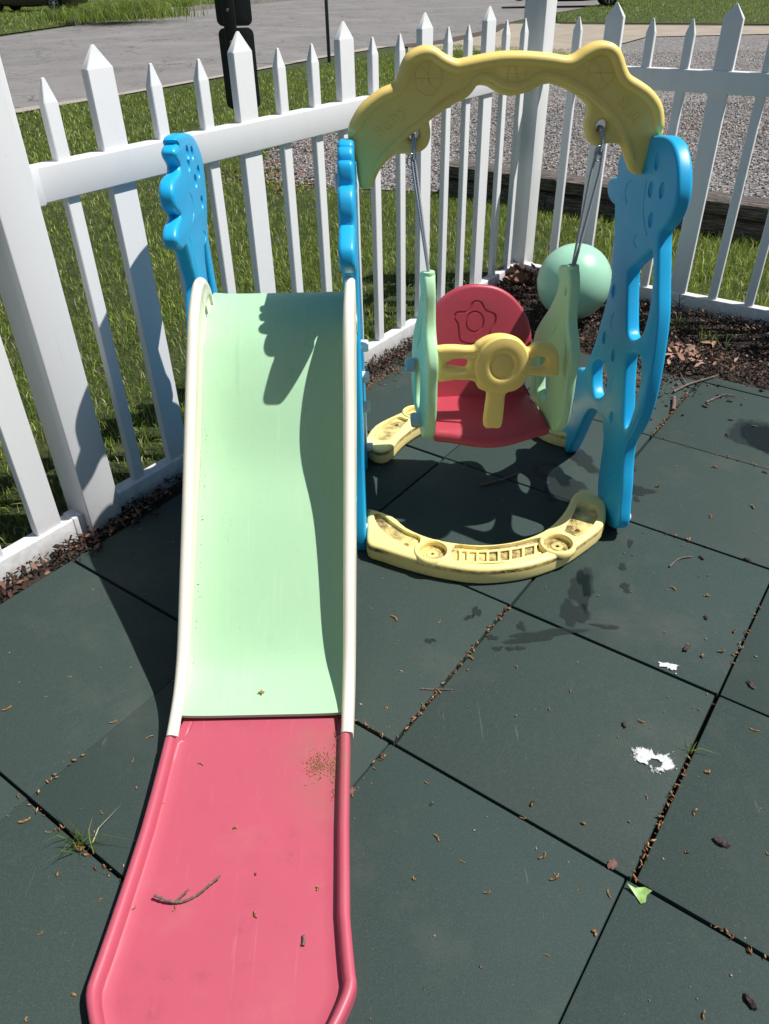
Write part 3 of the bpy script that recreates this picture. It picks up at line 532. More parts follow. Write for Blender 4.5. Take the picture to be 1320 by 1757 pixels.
rd = [(p.x, p.y) for p in catmull([(q[0], q[1], 0) for q in D['arch_ridge']], False, 4)]
def ridge(bm, P, half, h, y0):                      # a rounded raised rib on the front face
    prof = [(-half, 0), (-half*.85, h*.45), (-half*.5, h*.85), (0, h), (half*.5, h*.85), (half*.85, h*.45), (half, 0)]
    rows = []
    for i, p in enumerate(P):
        t = (Vector(P[min(i+1, len(P)-1)]) - Vector(P[max(i-1, 0)])).normalized(); n_ = Vector((t.y, -t.x))
        e = min(1, min(i, len(P)-1-i)/4 + .02)
        rows.append([bm.verts.new((p[0] + n_.x*s*max(e, .3), y0 - hh*e + .0015, p[1] + n_.y*s*max(e, .3))) for s, hh in prof])
    for a, b in zip(rows, rows[1:]):
        for k in range(len(prof)-1): bm.faces.new((a[k], b[k], b[k+1], a[k+1]))
    bm.faces.new(rows[0]); bm.faces.new(rows[-1][::-1])
    for a, b in zip(rows, rows[1:]): bm.faces.new((a[0], a[-1], b[-1], b[0]))
arch = finish(bm, 'arch', YEL, PS, 45)
bm = bmesh.new(); ridge(bm, offs(tp, .0135), .0135, .0135, YA); finish(bm, 'arch_rim', YEL, PS, 60)
bm = bmesh.new(); ridge(bm, rd, .0085, .006, YA); finish(bm, 'arch_rib', YEL, PS, 60)
for k, (x, z) in enumerate(D['medals']):
    bm = bmesh.new(); r = .030 if k != 1 else .021; ry = r*1.12; y = YA - .0002; tr_ = .0013 if k != 1 else .001
    C_ = lambda t, s=1.0: (x + r*s*math.cos(t), y, z + ry*s*math.sin(t))
    tube_into(bm, [C_(t*math.pi/16) for t in range(32)], tr_, 6, True)
    tube_into(bm, [(x-r, y, z), (x, y, z), (x+r, y, z)], tr_, 6); tube_into(bm, [(x, y, z-ry), (x, y, z), (x, y, z+ry)], tr_, 6)
    for s in (1, -1):
        tube_into(bm, [(x + s*(-r*.62 + .62*r*math.sin(q*math.pi/8)), y, z + s*(ry*.70 - q*ry*.7/4.0)) for q in range(0, 5)], tr_, 6)
    finish(bm, 'emblem', YEL, PS, 60)
def emboss(txt, p, q, size):
    cu = bpy.data.curves.new('tmp', 'FONT'); cu.body = txt; cu.size = size; cu.extrude = .0013; cu.bevel_depth = .0005; cu.align_x = 'CENTER'; cu.space_character = 1.25
    o = bpy.data.objects.new('tmp', cu); COL.objects.link(o); bpy.context.view_layer.update()
    me = bpy.data.meshes.new_from_object(o.evaluated_get(bpy.context.evaluated_depsgraph_get())); bpy.data.objects.remove(o); me.materials.clear()
    a = math.atan2(q[1]-p[1], q[0]-p[0]); cx, cz = (p[0]+q[0])/2, (p[1]+q[1])/2
    for v in me.vertices:
        x, y_ = v.co.x, v.co.y - size*.3
        v.co = (cx + x*math.cos(a) - y_*math.sin(a), YA - v.co.z, cz + x*math.sin(a) + y_*math.cos(a))
    bm = bmesh.new(); bm.from_mesh(me); finish(bm, 'raised_lettering', YEL, PS, 30)
T_ = D['txt']; emboss('Baby', T_[0], T_[1], .037); emboss('\u5b9d\u8d1d', T_[2], T_[3], .032)
# -- base arcs
def base_arc(flip):
    Yc = 1.945
    g = (lambda x, y: (.585 - x, 4.02 - y)) if flip else (lambda x, y: (x, y))
    inn = [tuple(p[:2]) for p in D['base_in']]; outp = [tuple(p[:2]) for p in D['base_out']]
    inn = [(-.045, 1.815)] + inn[1:-1] + [(.612, 1.878)]
    shrink = [(p[0], p[1] + .001) for p in outp]
    loop = inn + [(.640, 1.84), (.643, 1.80)] + shrink[::-1][1:-1] + [(-.050, 1.725), (-.051, 1.79)]
    f = lambda a, b, c: Vector((*g(a, b), .0285 + c))
    bm = plate_mesh([loop], .055, .011, f, 3)
    cut = bmesh.new()
    for pk in D['pockets']:
        pm_ = plate_mesh([[tuple(p[:2]) for p in pk]], .024, .003, lambda a, b, c: Vector((*g(a, b), .056 + c)), 3)
        me = bpy.data.meshes.new('t'); pm_.to_mesh(me); pm_.free(); cut.from_mesh(me); bpy.data.meshes.remove(me)
    for (x, y, *_) in D['bolt_holes']: lathe_into(cut, [(0, .02), (.0085, .02), (.0085, .08), (0, .08)], Matrix.Translation((*g(x, y), 0)), 20)
    for (x, y, *_) in D['cups']:
        lathe_into(cut, [(0, .041), (.035, .041), (.0375, .044), (.0385, .08), (0, .08)], Matrix.Translation((*g(x, y), 0)), 36)
    bm = carve(bm, cut)
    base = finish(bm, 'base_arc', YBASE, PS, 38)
    # cup rings and the ladder of small ribs lying in the middle pocket
    for (x, y, *_) in D['cups']:
        b2 = bmesh.new(); M = Matrix.Translation((*g(x, y), 0))
        lathe_into(b2, [(.0385, .040), (.0385, .0575), (.0405, .0604), (.0455, .0608), (.0485, .0585), (.0505, .052), (.0505, .04)], M, 48)
        lathe_into(b2, [(.0045, .0385), (.0045, .046), (.0065, .0475), (.015, .0475), (.0165, .0465), (.0175, .0445), (.023, .0445), (.025, .043), (.026, .0402)], M, 32)
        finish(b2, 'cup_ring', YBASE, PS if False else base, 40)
    rb = bmesh.new()
    A = [Vector((*g(*p[:2]), 0)) for p in D['pockets'][2]]
    top = [G(787, 944, .05), G(825, 946, .05), (G(876, 942, .05)), G(928, 932, .05)]; bot = [G(787, 962, .05), G(825, 965, .05), G(876, 962, .05), G(928, 949, .05)]
    tp_ = catmull(top, False, 8); bt_ = catmull(bot, False, 8)
    for k in range(1, 24, 3):
        p, q = tp_[k], bt_[k]; p = Vector((*g(p.x, p.y), .0485)); q = Vector((*g(q.x, q.y), .0485))
        tube_into(rb, [p, (p+q)/2, q], .0042, 8)
    for L_ in (tp_, bt_): tube_into(rb, [Vector((*g(v.x, v.y), .0485)) for v in L_], .0042, 8)
    finish(rb, 'rib', YBASE, base, 60)
    return base
base_arc(False); base_arc(True)

# -- slide
XC = lambda y: -.2525 - .0225*(1.735 - y)
rail_pts = [(1.885, .655), (1.87, .70), (1.835, .732), (1.80, .738), (1.77, .729), (1.735, .711), (1.688, .676), (1.633, .620), (1.545, .527), (1.454, .428), (1.366, .334), (1.277, .242), (1.19, .152), (1.14, .110), (1.088, .080), (1.018, .056)]
bed_pts = [(1.965, .640), (1.94, .653), (1.90, .655), (1.85, .643), (1.80, .622), (1.75, .588), (1.69, .530), (1.645, .478), (1.556, .373), (1.443, .278), (1.343, .192), (1.247, .110), (1.19, .072), (1.14, .056), (1.10, .050), (1.072, .048)]
def interp(P, y):
    P = sorted(P); ys = [p[0] for p in P]; return float(np.interp(y, ys, [p[1] for p in P]))
rp_ = [(p.x, p.y) for p in catmull([(a, b, 0) for a, b in rail_pts], False, 4)]
bp_ = [(p.x, p.y) for p in catmull([(a, b, 0) for a, b in bed_pts], False, 5)]
bm = bmesh.new(); rows = []
for y, z in bp_:
    row = []
    for k in range(13):
        s = -1 + 2*k/12; dish = .004*(abs(s)**6) 
        row.append(bm.verts.new((XC(y) + .180*s, y, z + dish)))
    rows.append(row)
for a, b in zip(rows, rows[1:]):
    for k in range(12): bm.faces.new((a[k], a[k+1], b[k+1], b[k]))
und = []
for i, row in enumerate(rows):
    y0, z0 = bp_[max(i-1, 0)]; y1, z1 = bp_[min(i+1, len(bp_)-1)]; nv = Vector((0, -(z1-z0), y1-y0)).normalized()
    nv = nv if nv.z > 0 else -nv
    und.append([bm.verts.new(v.co - nv*.008) for v in row])
for a, b in zip(und, und[1:]):
    for k in range(12): bm.faces.new((a[k], b[k], b[k+1], a[k+1]))
N_ = len(rows)
for i in range(N_-1):
    bm.faces.new((rows[i][0], rows[i+1][0], und[i+1][0], und[i][0])); bm.faces.new((rows[i][12], und[i][12], und[i+1][12], rows[i+1][12]))
for i in (0, N_-1):
    for k in range(12): bm.faces.new((rows[i][k], rows[i][k+1], und[i][k+1], und[i][k]))
sb = finish(bm, 'slide_bed', BED, PS, 50)
def rail(side):
    bm = bmesh.new(); rows = []
    N = len(rp_)
    for i, (y, z) in enumerate(rp_):
        if side > 0: z += .045*math.exp(-((y-1.62)/.11)**2)
        zb = min(interp(bp_, y) if y > 1.075 else .046 - (1.075-y)*.12, z - .014)
        y0, z0 = rp_[max(i-1, 0)]; y1, z1 = rp_[min(i+1, N-1)]
        t = Vector((0, y1-y0, z1-z0)).normalized(); nn = Vector((0, -t.z, t.y)) if t.y > 0 else Vector((0, t.z, -t.y))
        if nn.z < 0 and i > 4: nn = -nn
        if i <= 12 and nn.y > 0 and nn.z < .2: pass
        hgt = max((z - zb)*max(nn.z, .55), .016)
        rt = .0125
        prof = [(.1935, -hgt-.014)]
        for q in range(9):
            a = math.pi*q/8; prof.append((.181 + rt*math.cos(a), -rt + rt*math.sin(a)))
        prof += [(.1690, -rt-.005), (.1745, -rt-.014), (.1775, -hgt*.6-.008), (.1785, -hgt), (.180, -hgt-.014)] if hgt > .05 else [(.1690, -rt-.002), (.1695, -rt-.004), (.1710, -hgt*.6-.006), (.1750, -hgt), (.178, -hgt-.014)]
        ex_d = min(.022, max(0, (z - hgt - .016)*.6))
        prof = [(p_, h_ - ex_d if k_ in (0, len(prof)-1) else h_) for k_, (p_, h_) in enumerate(prof)]
        rows.append([bm.verts.new(Vector((XC(y) + side*px_, y, z)) + nn*h_) for px_, h_ in prof])
    K = len(rows[0])
    for a, b in zip(rows, rows[1:]):
        for k in range(K): bm.faces.new((a[k], a[(k+1) % K], b[(k+1) % K], b[k]))
    bm.faces.new(rows[0]); bm.faces.new(rows[-1][::-1])
    return finish(bm, 'side_rail', CREAM, PS, 50)
rail(-1); rail(1)
# exit end: flared pink trough with its own low rails and rounded front lip
exl = [(1.10, -.4445), (1.02, -.4640), (.84, -.4660), (.707, -.474), (.60, -.4830), (.55, -.4880)]
exr = [(1.10, -.0720), (1.02, -.0810), (.832, -.0790), (.66, -.0730), (.58, -.0640), (.545, -.0590)]
ybs = [1.10, 1.06, 1.024, 1.018, .97, .9, .82, .74, .66, .60, .565]
bm = bmesh.new(); rows = []
zbed = lambda y: float(np.interp(y, [.45, .7, .9, 1.0, 1.1], [.012, .016, .021, .027, .034]))
zrail = lambda y: float(np.interp(y, [.45, .6, .8, .95, 1.018, 1.024, 1.1], [.034, .038, .042, .047, .052, .034, .046]))
def exrow(y, xl, xr, lip=0):
    zb, zr = zbed(y), zrail(y)
    rt = .0100; row = [(xl, 0.002), (xl, zr-rt)]
    for q in range(1, 7):
        a = math.pi - math.pi*q/7; row.append((xl+rt + rt*math.cos(a), zr-rt + rt*math.sin(a)))
    row += [(xl+2*rt+.001, zr-rt), (xl+2*rt+.003, zb+.0022), (xl+2*rt+.008, zb)]
    mid = [(xl+.05 + (xr-xl-.10)*k/6, zb) for k in range(7)]
    R_ = [(xr-2*rt-.008, zb), (xr-2*rt-.003, zb+.0022), (xr-2*rt-.001, zr-rt)]
    for q in range(1, 7):
        a = math.pi - math.pi*q/7; R_.append((xr-rt + rt*math.cos(a), zr-rt + rt*math.sin(a)))
    R_ += [(xr, zr-rt), (xr, .002)]
    return row + mid + R_
for y in ybs:
    xl = float(np.interp(y, [p[0] for p in exl[::-1]], [p[1] for p in exl[::-1]])); xr = float(np.interp(y, [p[0] for p in exr[::-1]], [p[1] for p in exr[::-1]]))
    if y > 1.02: xl += .012; xr -= .012
    rows.append([bm.verts.new((x, y, min(z, zbed(y)) if y > 1.02 else z)) for x, z in exrow(y, xl, xr)])
for a, b in zip(rows, rows[1:]):
    for k in range(len(a)-1): bm.faces.new((a[k], a[k+1], b[k+1], b[k]))
# rounded front: fan the last section round both corners
xl, xr = -.488, -.059
CORN = [(.552, .0005), (.541, .0022), (.531, .0055), (.520, .0105), (.505, .0175), (.488, .0270), (.468, .0400), (.448, .0560)]
def corner(f):                       # rounded corner, then a slanting front edge
    y, ins = CORN[int(f)]
    return y, xl + ins, xr - ins
for f in range(8):
    y, a_, b_ = corner(f); rows.append([bm.verts.new((x, y, z)) for x, z in exrow(y, a_, b_)])
    for k in range(len(rows[-1])-1): bm.faces.new((rows[-2][k], rows[-2][k+1], rows[-1][k+1], rows[-1][k]))
y, a_, b_ = corner(7)
last = rows[-1]; prev = last
zr = zrail(y)
for dy_, zt in ((.004, .55), (.010, .85), (.018, 1.0), (.026, .85), (.030, .5), (.031, 0)):
    nr = []
    for v in last:
        z = v.co.z; zz = max(z, zbed(y) + (zr - zbed(y))*zt) if dy_ < .02 else min(max(z, zr*zt), max(zr*zt, .002))
        if dy_ >= .02: zz = max(zr*zt, .002) if v is not last[0] and v is not last[-1] else .002
        nr.append(bm.verts.new((v.co.x, y - dy_, zz)))
    for k in range(len(nr)-1): bm.faces.new((prev[k], prev[k+1], nr[k+1], nr[k]))
    prev = nr
finish(bm, 'exit_trough', PINK, PS, 50)

# ================================================================ SWING
SW0 = Vector((.298, 1.95, 0)); yaw = math.radians(4); EX = Vector((math.cos(yaw), math.sin(yaw), 0)); EY = Vector((-math.sin(yaw), math.cos(yaw), 0)); EZ = Vector((0, 0, 1))
S_ = lambda x, y, z: SW0 + EX*x + EY*y + EZ*z
SWG = thing('swing_seat', (.298, 1.95, .25), 'red swing seat with mint side arms and yellow guard bar, hanging from the arch', 'swing')
arm_loop = D['arm']
for sd in (1, -1):
    f = lambda a, b, c: S_(sd*(.181) + c, a, b)
    bm = plate_mesh([arm_loop, D['arm_hole'], [(-.075, .665), (-.062, .665), (-.060, .648), (-.073, .648)]], .029, .0085, f, 3)
    arm = finish(bm, 'side_arm', ARMG, SWG, 45)
    bm = bmesh.new()                                     # long pressed ridge on the arm
    for s2 in (1, -1):
        tube_into(bm, [S_(sd*.181 + s2*.0130, a, b) for a, b in ((-.060, .63), (-.045, .58), (-.015, .53), (.03, .49), (.07, .46))], [.001, .004, .005, .004, .001], 8)
        tube_into(bm, [S_(sd*.181 + s2*.0130, a, b) for a, b in ((-.085, .62), (-.10, .57), (-.13, .53), (-.14, .48))], [.001, .003, .004, .001], 8)
    finish(bm, 'ridge', ARMG, arm, 60)
    bm = bmesh.new(); tube_into(bm, [S_(sd*.181, -.062, .668), S_(sd*.181, -.063, .712), S_(sd*.181, -.063, .722)], [.0165, .0165, .0145], 16); finish(bm, 'rope_socket', ARMG, arm, 40)
    for (yy, zz) in ((.10, .40), (-.045, .30)):
        if sd < 0: bolt(SWG, S_(-.1955, yy, zz), -EX, .021, .027, GREYB)
        else: bolt(SWG, S_(.1955, yy, zz), EX, .021, .022, GREYB)
# seat pan
sp = []
for k in range(25):
    s = -1 + 2*k/24; sp.append((.163*s, -.100 - .030*max(0, math.cos(s*math.pi*.62))**1.3 + .010*(abs(s)**8)))
loop = sp + [(.163, .0), (.155, .13), (.10, .148), (0, .152), (-.10, .148), (-.155, .13), (-.163, 0)]
bm = plate_mesh([loop], .034, .014, lambda a, b, c: S_(a, b, .272 + c - .012*max(0, min(1, (b+.05)/.2)) - .016*max(0, (-.06-b)/.07)), 1, 4)
finish(bm, 'seat', RED, SWG, 60)
# backrest
ln_ = math.radians(14); UPB = EY*math.sin(ln_) + EZ*math.cos(ln_); NB = EY*math.cos(ln_) - EZ*math.sin(ln_); KB = S_(0, .13, .285)
fb = lambda a, b, c: KB + EX*a + UPB*b + NB*(.014 - c)
bl = [list(p) for p in D['back']]; bl[-2] = [.142, -.035]; bl[-4+0] = bl[-4]
bl = [p for p in D['back'][:12]] + [[.145, -.03], [-.140, -.03]] + [[-.150, .06], [-.1575, .13], [-.156, .19], [-.140, .24]][0:4]
bl = [[-.140, .2365], [-.1127, .2744], [-.0704, .3028], [-.0283, .3140], [.0105, .3132], [.0563, .3038], [.0994, .2776], [.1348, .2366], [.1554, .189], [.1607, .138], [.1539, .0779], [.1453, .0168], [.142, -.03], [-.142, -.03], [-.150, .0168], [-.158, .0779], [-.163, .138], [-.159, .189]]
bm = plate_mesh([bl], .028, .011, fb, 3, 4)
cut = bmesh.new()
fl_ = [fb(p.x, p.y, .014) for p in catmull([(q[0], q[1], 0) for q in D['flower']], True, 4)]
tube_into(cut, fl_, .0034, 8, True)
fc = D['flower_c'][0]; tube_into(cut, [fb(fc[0] + .026*math.cos(t*math.pi/12), fc[1] + .029*math.sin(t*math.pi/12), .014) for t in range(24)], .0032, 8, True)
finish(carve(bm, cut), 'backrest', RED, SWG, 40)
# guard bar
fg = lambda a, b, c: S_(a, -.155 + .012 - c + .06*max(0, abs(a)-.09)*6*.16, b)
bar = [list(p) for p in D['bar']]
bm = plate_mesh([bar] + D['bar_holes'], .030, .011, fg, 3, 4)
gbar = finish(bm, 'guard_bar', YEL, SWG, 50)
cx_, cz_ = D['bar_disc'][0]; M = frame(S_(cx_, -.158, cz_), EX, EZ, -EY)
bm = bmesh.new(); lathe_into(bm, [(0, .0085), (.026, .0085), (.0285, .0068), (.030, .0068), (.033, .0105), (.040, .0122), (.055, .0115), (.066, .0075), (.070, .0), (.0705, -.008), (.0, -.008)], M @ Matrix.Diagonal((1, 1.12, 1, 1)), 48)
finish(bm, 'hub_disc', YEL, gbar, 40)
# ropes with their hooks
for k, (ex_, ez_) in enumerate(D['arch_eyes']):
    sd = -1 if k == 0 else 1
    top = Vector((ex_, YA + .017, ez_ - D['arch_eye_r'][0]*.45 if not isinstance(D['arch_eye_r'][0], list) else ez_ - .006)); bot = S_(sd*.181, -.063, .715)
    rope = bmesh.new()
    hook = top + Vector((-.001, -.028, -.045))
    d = (bot - hook)
    for off in (-.0042, .0042):
        pts = [hook + Vector((off*(1.5 if k else .8), 0, .004))] + [hook + d*t + Vector((off*(1-t*.8)*(2.6 if k else .9), 0, 0)) for t in (.15, .35, .6, .85, 1.0)]
        tube_into(rope, catmull(pts, False, 5), .0034, 8)
    # loop through the eye
    lp = [hook + Vector((0, 0, .002)), top + Vector((.002, -.026, -.018)), top + Vector((0, -.022, .001)), top + Vector((0, 0, .003)), top + Vector((0, .022, -.002)), top + Vector((.002, .02, -.02)), hook + Vector((.004, .02, 0)), hook + Vector((.002, .004, -.004))]
    tube_into(rope, catmull(lp, False, 5), .0046, 8)
    ro = finish(rope, 'rope', ROPE, SWG, 70)
    ring = bmesh.new(); c = hook + Vector((-.004, -.004, -.002))
    tube_into(ring, [c + Vector((.010*math.cos(t*math.pi/10), .004*math.cos(t*math.pi/10), .016*math.sin(t*math.pi/10))) for t in range(20)], .0017, 8, True)
    finish(ring, 'ring', ZINC, ro, 70)

# ================================================================ BALL
bx, by, br = .868, 3.36, .1635
bm = bmesh.new(); bmesh.ops.create_uvsphere(bm, u_segments=64, v_segments=40, radius=br, matrix=Matrix.Translation((0, 0, br)))
me = bpy.data.meshes.new('play_ball'); bm.to_mesh(me); bm.free(); smooth(me, 180)
bo = link('play_ball', me, BALL); bo.location = (bx, by, .012); tag(bo, 'large mint green ball resting on the mulch behind the swing near the fence corner', 'ball')

# ================================================================ FENCES
def picket_bm(wd, dp, z0, zs, zt):
    bm = bmesh.new(); a, b = wd/2, dp/2; r = .0022
    ring = [(-a, -b+r), (-a+r, -b), (a-r, -b), (a, -b+r), (a, b-r), (a-r, b), (-a+r, b), (-a, b-r)]
    L = [[bm.verts.new((x, y, z)) for x, y in ring] for z in (z0, zs-.0015)]
    L.append([bm.verts.new((x*.985, y*.96, zs)) for x, y in ring])
    k = .0040/a; L.append([bm.verts.new((x*k, y*.22, zt-.0012)) for x, y in ring]); L.append([bm.verts.new((x*k*.6, y*.13, zt)) for x, y in ring])
    for p, q in zip(L, L[1:]):
        for i in range(8): bm.faces.new((p[i], p[(i+1) % 8], q[(i+1) % 8], q[i]))
    bm.faces.new(L[0][::-1]); bm.faces.new(L[-1])
    bmesh.ops.recalc_face_normals(bm, faces=bm.faces)
    return bm
def mesh_of(bm, name, mat, ang=25):
    me = bpy.data.meshes.new(name); bm.to_mesh(me); bm.free(); smooth(me, ang); me.materials.append(mat); return me
WIDE = mesh_of(picket_bm(.077, .026, .02, 1.148, 1.196), 'wide_picket', VINYL)
NARR = mesh_of(picket_bm(.0375, .024, .02, 1.093, 1.142), 'narrow_picket', VINYL)
def fence(name, label, along, posts, rails, pickets, zr=(.886, .968), zb=(-.03, .055), depth=.045, sleeve=True):
    # along(t) -> x, y of the centre line; t in metres
    p0 = along(posts[0] if posts else rails[0][0]); d = Vector((*along(1), 0)) - Vector((*along(0), 0)); d.normalize(); nrm = Vector((-d.y, d.x, 0))
    root = thing(name, (p0[0], p0[1], 0), label, 'fence')
    rot = math.atan2(d.y, d.x)
    for t in posts:
        x, y = along(t); bm = bmesh.new(); M = frame((x, y, 0), d, nrm, (0, 0, 1)); s = .0535
        box_into(bm, (-s, -s, -.05), (s, s, 1.30), M, .004, 3)
        po = finish(bm, 'post', VINYL, root, 30)
        bm = bmesh.new(); box_into(bm, (-s-.006, -s-.006, 1.30), (s+.006, s+.006, 1.325), M, .004, 2)
        tops = [bm.verts.new(M @ Vector((i*(s+.001), j*(s+.001), 1.3253))) for i, j in ((-1, -1), (1, -1), (1, 1), (-1, 1))]; ap = bm.verts.new(M @ Vector((0, 0, 1.375)))
        for i in range(4): bm.faces.new((tops[i], tops[(i+1) % 4], ap))
        bm.faces.new(tops[::-1]); finish(bm, 'post_cap', VINYL, po, 25)
    for a, b in rails:
        for z0, z1 in (zr, zb):
            x, y = along(a); bm = bmesh.new(); M = frame((x, y, 0), d, nrm, (0, 0, 1))
            box_into(bm, (0, -depth/2, z0), (b-a, depth/2, z1), M, .0035, 3)
            ra = finish(bm, 'rail', VINYL, root, 30)
            if sleeve:
                for e0, e1 in ((.0, .034), (b-a-.034, b-a)):
                    bm = bmesh.new(); box_into(bm, (e0, -depth/2-.003, z0-.003), (e1, depth/2+.003, z1+.003), M, .003, 2)
                    finish(bm, 'rail_sleeve', VINYL, ra, 30)
    for t, wide in pickets:
        x, y = along(t); o = bpy.data.objects.new('wide_picket' if wide else 'narrow_picket', WIDE if wide else NARR); COL.objects.link(o)
        o.parent = root; o.location = (x-p0[0], y-p0[1], random.uniform(-.002, .002)); o.rotation_euler = (random.uniform(-.003, .003), random.uniform(-.003, .003), rot)
    return root
UL = -1.2035
adj = lambda t: (t + .836)*1.0115 - .836
L_al = lambda t: tw(UL, t)
pk = []
wide0 = .479; per = .4778
for k in range(-3, 6):
    for q, wd in ((0, True), (1, False), (2, False)):
        t = adj(wide0 + per*k + q*per/3)
        if t < 2.80 and not (.06 < t < .27): pk.append((t, wd))
pk = [p for p in pk if p[0] > -1.35]
fence('picket_fence', 'long white vinyl picket fence running along the left side behind the slide to the corner', L_al, [.165, 2.893], [(-1.6, .1115), (.2185, 2.8395)], pk)
VR = 2.8565
R_al = lambda t: tw(t, VR)
pk = []
for k in range(-1, 5):
    for q, wd in ((0, True), (1, False), (2, False)):
        t = -.827 + .4835*k + q*.4835/3
        t2 = (t - .598)*1.006 + .598
        if t2 > -1.12: pk.append((t2, wd))
fence('picket_fence', 'shaded white vinyl picket fence at the back right, behind the ball and the mulch bed', R_al, [], [(-1.15, 1.5)], pk)

# ================================================================ MULCH, LEAVES, GRAVEL, GRASS
def octa(n, ctr, size, asp, tilt=.5):
    # n irregular lumps: 6 vertices, 8 triangles each
    base = np.array([[1,0,0],[-1,0,0],[0,1,0],[0,-1,0],[0,0,1],[0,0,-1]], float)
    V = base[None]*size[:, None, None]*asp[:, None, :]
    V = V + rng.normal(0, .22, V.shape)*size[:, None, None]*asp[:, None, :]
    V[:, 0, 2] += rng.normal(0, .2, n)*size; V[:, 2] += (rng.random((n, 3))-.5)*size[:, None]*.6*asp
    a = rng.random(n)*6.283; t = rng.normal(0, tilt, n); s = rng.normal(0, tilt, n)
    ca, sa, ct, st, cs, ss = np.cos(a), np.sin(a), np.cos(t), np.sin(t), np.cos(s), np.sin(s)
    x, y, z = V[..., 0], V[..., 1], V[..., 2]
    y, z = y*ct[:, None]-z*st[:, None], y*st[:, None]+z*ct[:, None]
    x, z = x*cs[:, None]+z*ss[:, None], -x*ss[:, None]+z*cs[:, None]
    x, y = x*ca[:, None]-y*sa[:, None], x*sa[:, None]+y*ca[:, None]
    V = np.stack([x, y, z], -1) + ctr[:, None, :]
    F = np.array([[0,2,4],[2,1,4],[1,3,4],[3,0,4],[2,0,5],[1,2,5],[3,1,5],[0,3,5]])
    L = (F[None] + 6*np.arange(n)[:, None, None]).ravel()
    return V.reshape(-1, 3), L, np.full(8*n, 3)
def uvpts(n, u0, u1, v0, v1):
    u = rng.uniform(u0, u1, n); v = rng.uniform(v0, v1, n); a = (u-TU0)*TS; b = (v-TV0)*TS
    return u, v, np.stack([UW[0]*a+VW[0]*b, UW[1]*a+VW[1]*b], -1)
def scatter_lumps(name, xy, smin, smax, asp, mat, zlo=0, zhi=.01, rnd=None, kind='stuff', tilt=.5):
    n = len(xy); s = rng.uniform(smin, smax, n)
    A = np.stack([np.full(n, 1.0), rng.uniform(*asp[0], n), rng.uniform(*asp[1], n)], -1)
    c = np.column_stack([xy, rng.uniform(zlo, zhi, n)])
    V, L, T = octa(n, c, s, A, tilt); r = rng.random(n) if rnd is None else rnd
    return tag(np_mesh(name, V, L, T, mat, np.repeat(r, 8)), kind=kind)
P = []
u, v, xy = uvpts(5200, -2.26, -2.0, -1.2, 5.4)
edge = -2.13 + .06*np.sin(v*5) + .05*np.sin(v*13+1) + .03*rng.random(len(u)); edge = np.where((v > 2.2), edge + .06, edge); edge = np.where(v > 3.4, edge+.2*(v-3.4), edge)
P.append(xy[u < edge])
u, v, xy = uvpts(15000, -2.2, 2.2, 3.75, 5.42)
edge = 4.07 + .06*np.sin(u*4) + .05*np.sin(u*11) - .10*np.exp(-((u+.35)/.28)**2)*1.6
P.append(xy[(v > edge)])
MXY = np.concatenate(P)
scatter_lumps('mulch', MXY, .004, .014, ((.25, .6), (.12, .3)), MULCH, -.012, .018, rng.random(len(MXY))**1.25, tilt=.6)
# small loose bits spilling on the tiles by the mulch
u, v, xy = uvpts(1500, -1.1, .45, 3.3, 4.2)
keep = rng.random(len(u)) < np.exp(-((u+.30)/.26)**2 - ((v-3.85)/.30)**2)*1.0
scatter_lumps('mulch', xy[keep], .004, .012, ((.25, .6), (.15, .3)), MULCH, .002, .006, tilt=.3)
# rusty catkin litter: by the right panel, in the tile joints, along the left border
def litter(name, xy, smin, smax, z=.004):
    return scatter_lumps(name, xy, smin, smax, ((.18, .4), (.15, .3)), CRUST, z*.5, z*1.6, tilt=.25)
L_ = []
u, v, xy = uvpts(9000, -1.0, .3, 3.2, 4.15); k = rng.random(len(u)) < np.exp(-((u+.42)/.16)**2 - ((v-3.72)/.20)**2)*.8; L_.append(xy[k])
u, v, xy = uvpts(6000, -2.15, -1.6, 1.8, 3.6); k = rng.random(len(u)) < np.exp(-((u+2.03)/.07)**2)*(.22 + .5*np.exp(-((v-2.6)/.3)**2)); L_.append(xy[k])
u, v, xy = uvpts(1600, -1.75, -1.2, 1.55, 2.2); k = rng.random(len(u)) < np.exp(-((u+1.42)/.10)**2 - ((v-1.72)/.12)**2)*.6; L_.append(xy[k])
for (lu, a, b, n_) in ((0, .0, 1.0, 80), (1, .0, .65, 62), (1, 1.2, 1.7, 16), (0, 3.0, 3.75, 100), (0, -.3, 0, 10), (-1, -1.1, -.2, 16)):
    v = rng.uniform(a, b, n_); u = lu + rng.normal(0, .006, n_)
    L_.append(np.stack([UW[0]*(u-TU0)*TS+VW[0]*(v-TV0)*TS, UW[1]*(u-TU0)*TS+VW[1]*(v-TV0)*TS], -1))
for (lv, a, b, n_) in ((0, 1.25, 1.55, 18), (0, -.35, -.05, 20), (-1.02, -1.05, -.45, 36), (2, .3, .7, 8), (3, .05, .7, 12)):
    u = rng.uniform(a, b, n_); v = lv + rng.normal(0, .007, n_)
    L_.append(np.stack([UW[0]*(u-TU0)*TS+VW[0]*(v-TV0)*TS, UW[1]*(u-TU0)*TS+VW[1]*(v-TV0)*TS], -1))
litter('catkin_litter', np.concatenate(L_), .0025, .0085)
# fine specks of seed and straw over the tiles
u, v, xy = uvpts(420, -2.05, 2.2, -1.6, 4.0)
scatter_lumps('seed_specks', xy, .0016, .0042, ((.25, .7), (.2, .4)), LEAF, .001, .002, .5 + .5*rng.random(len(xy)), tilt=.2)
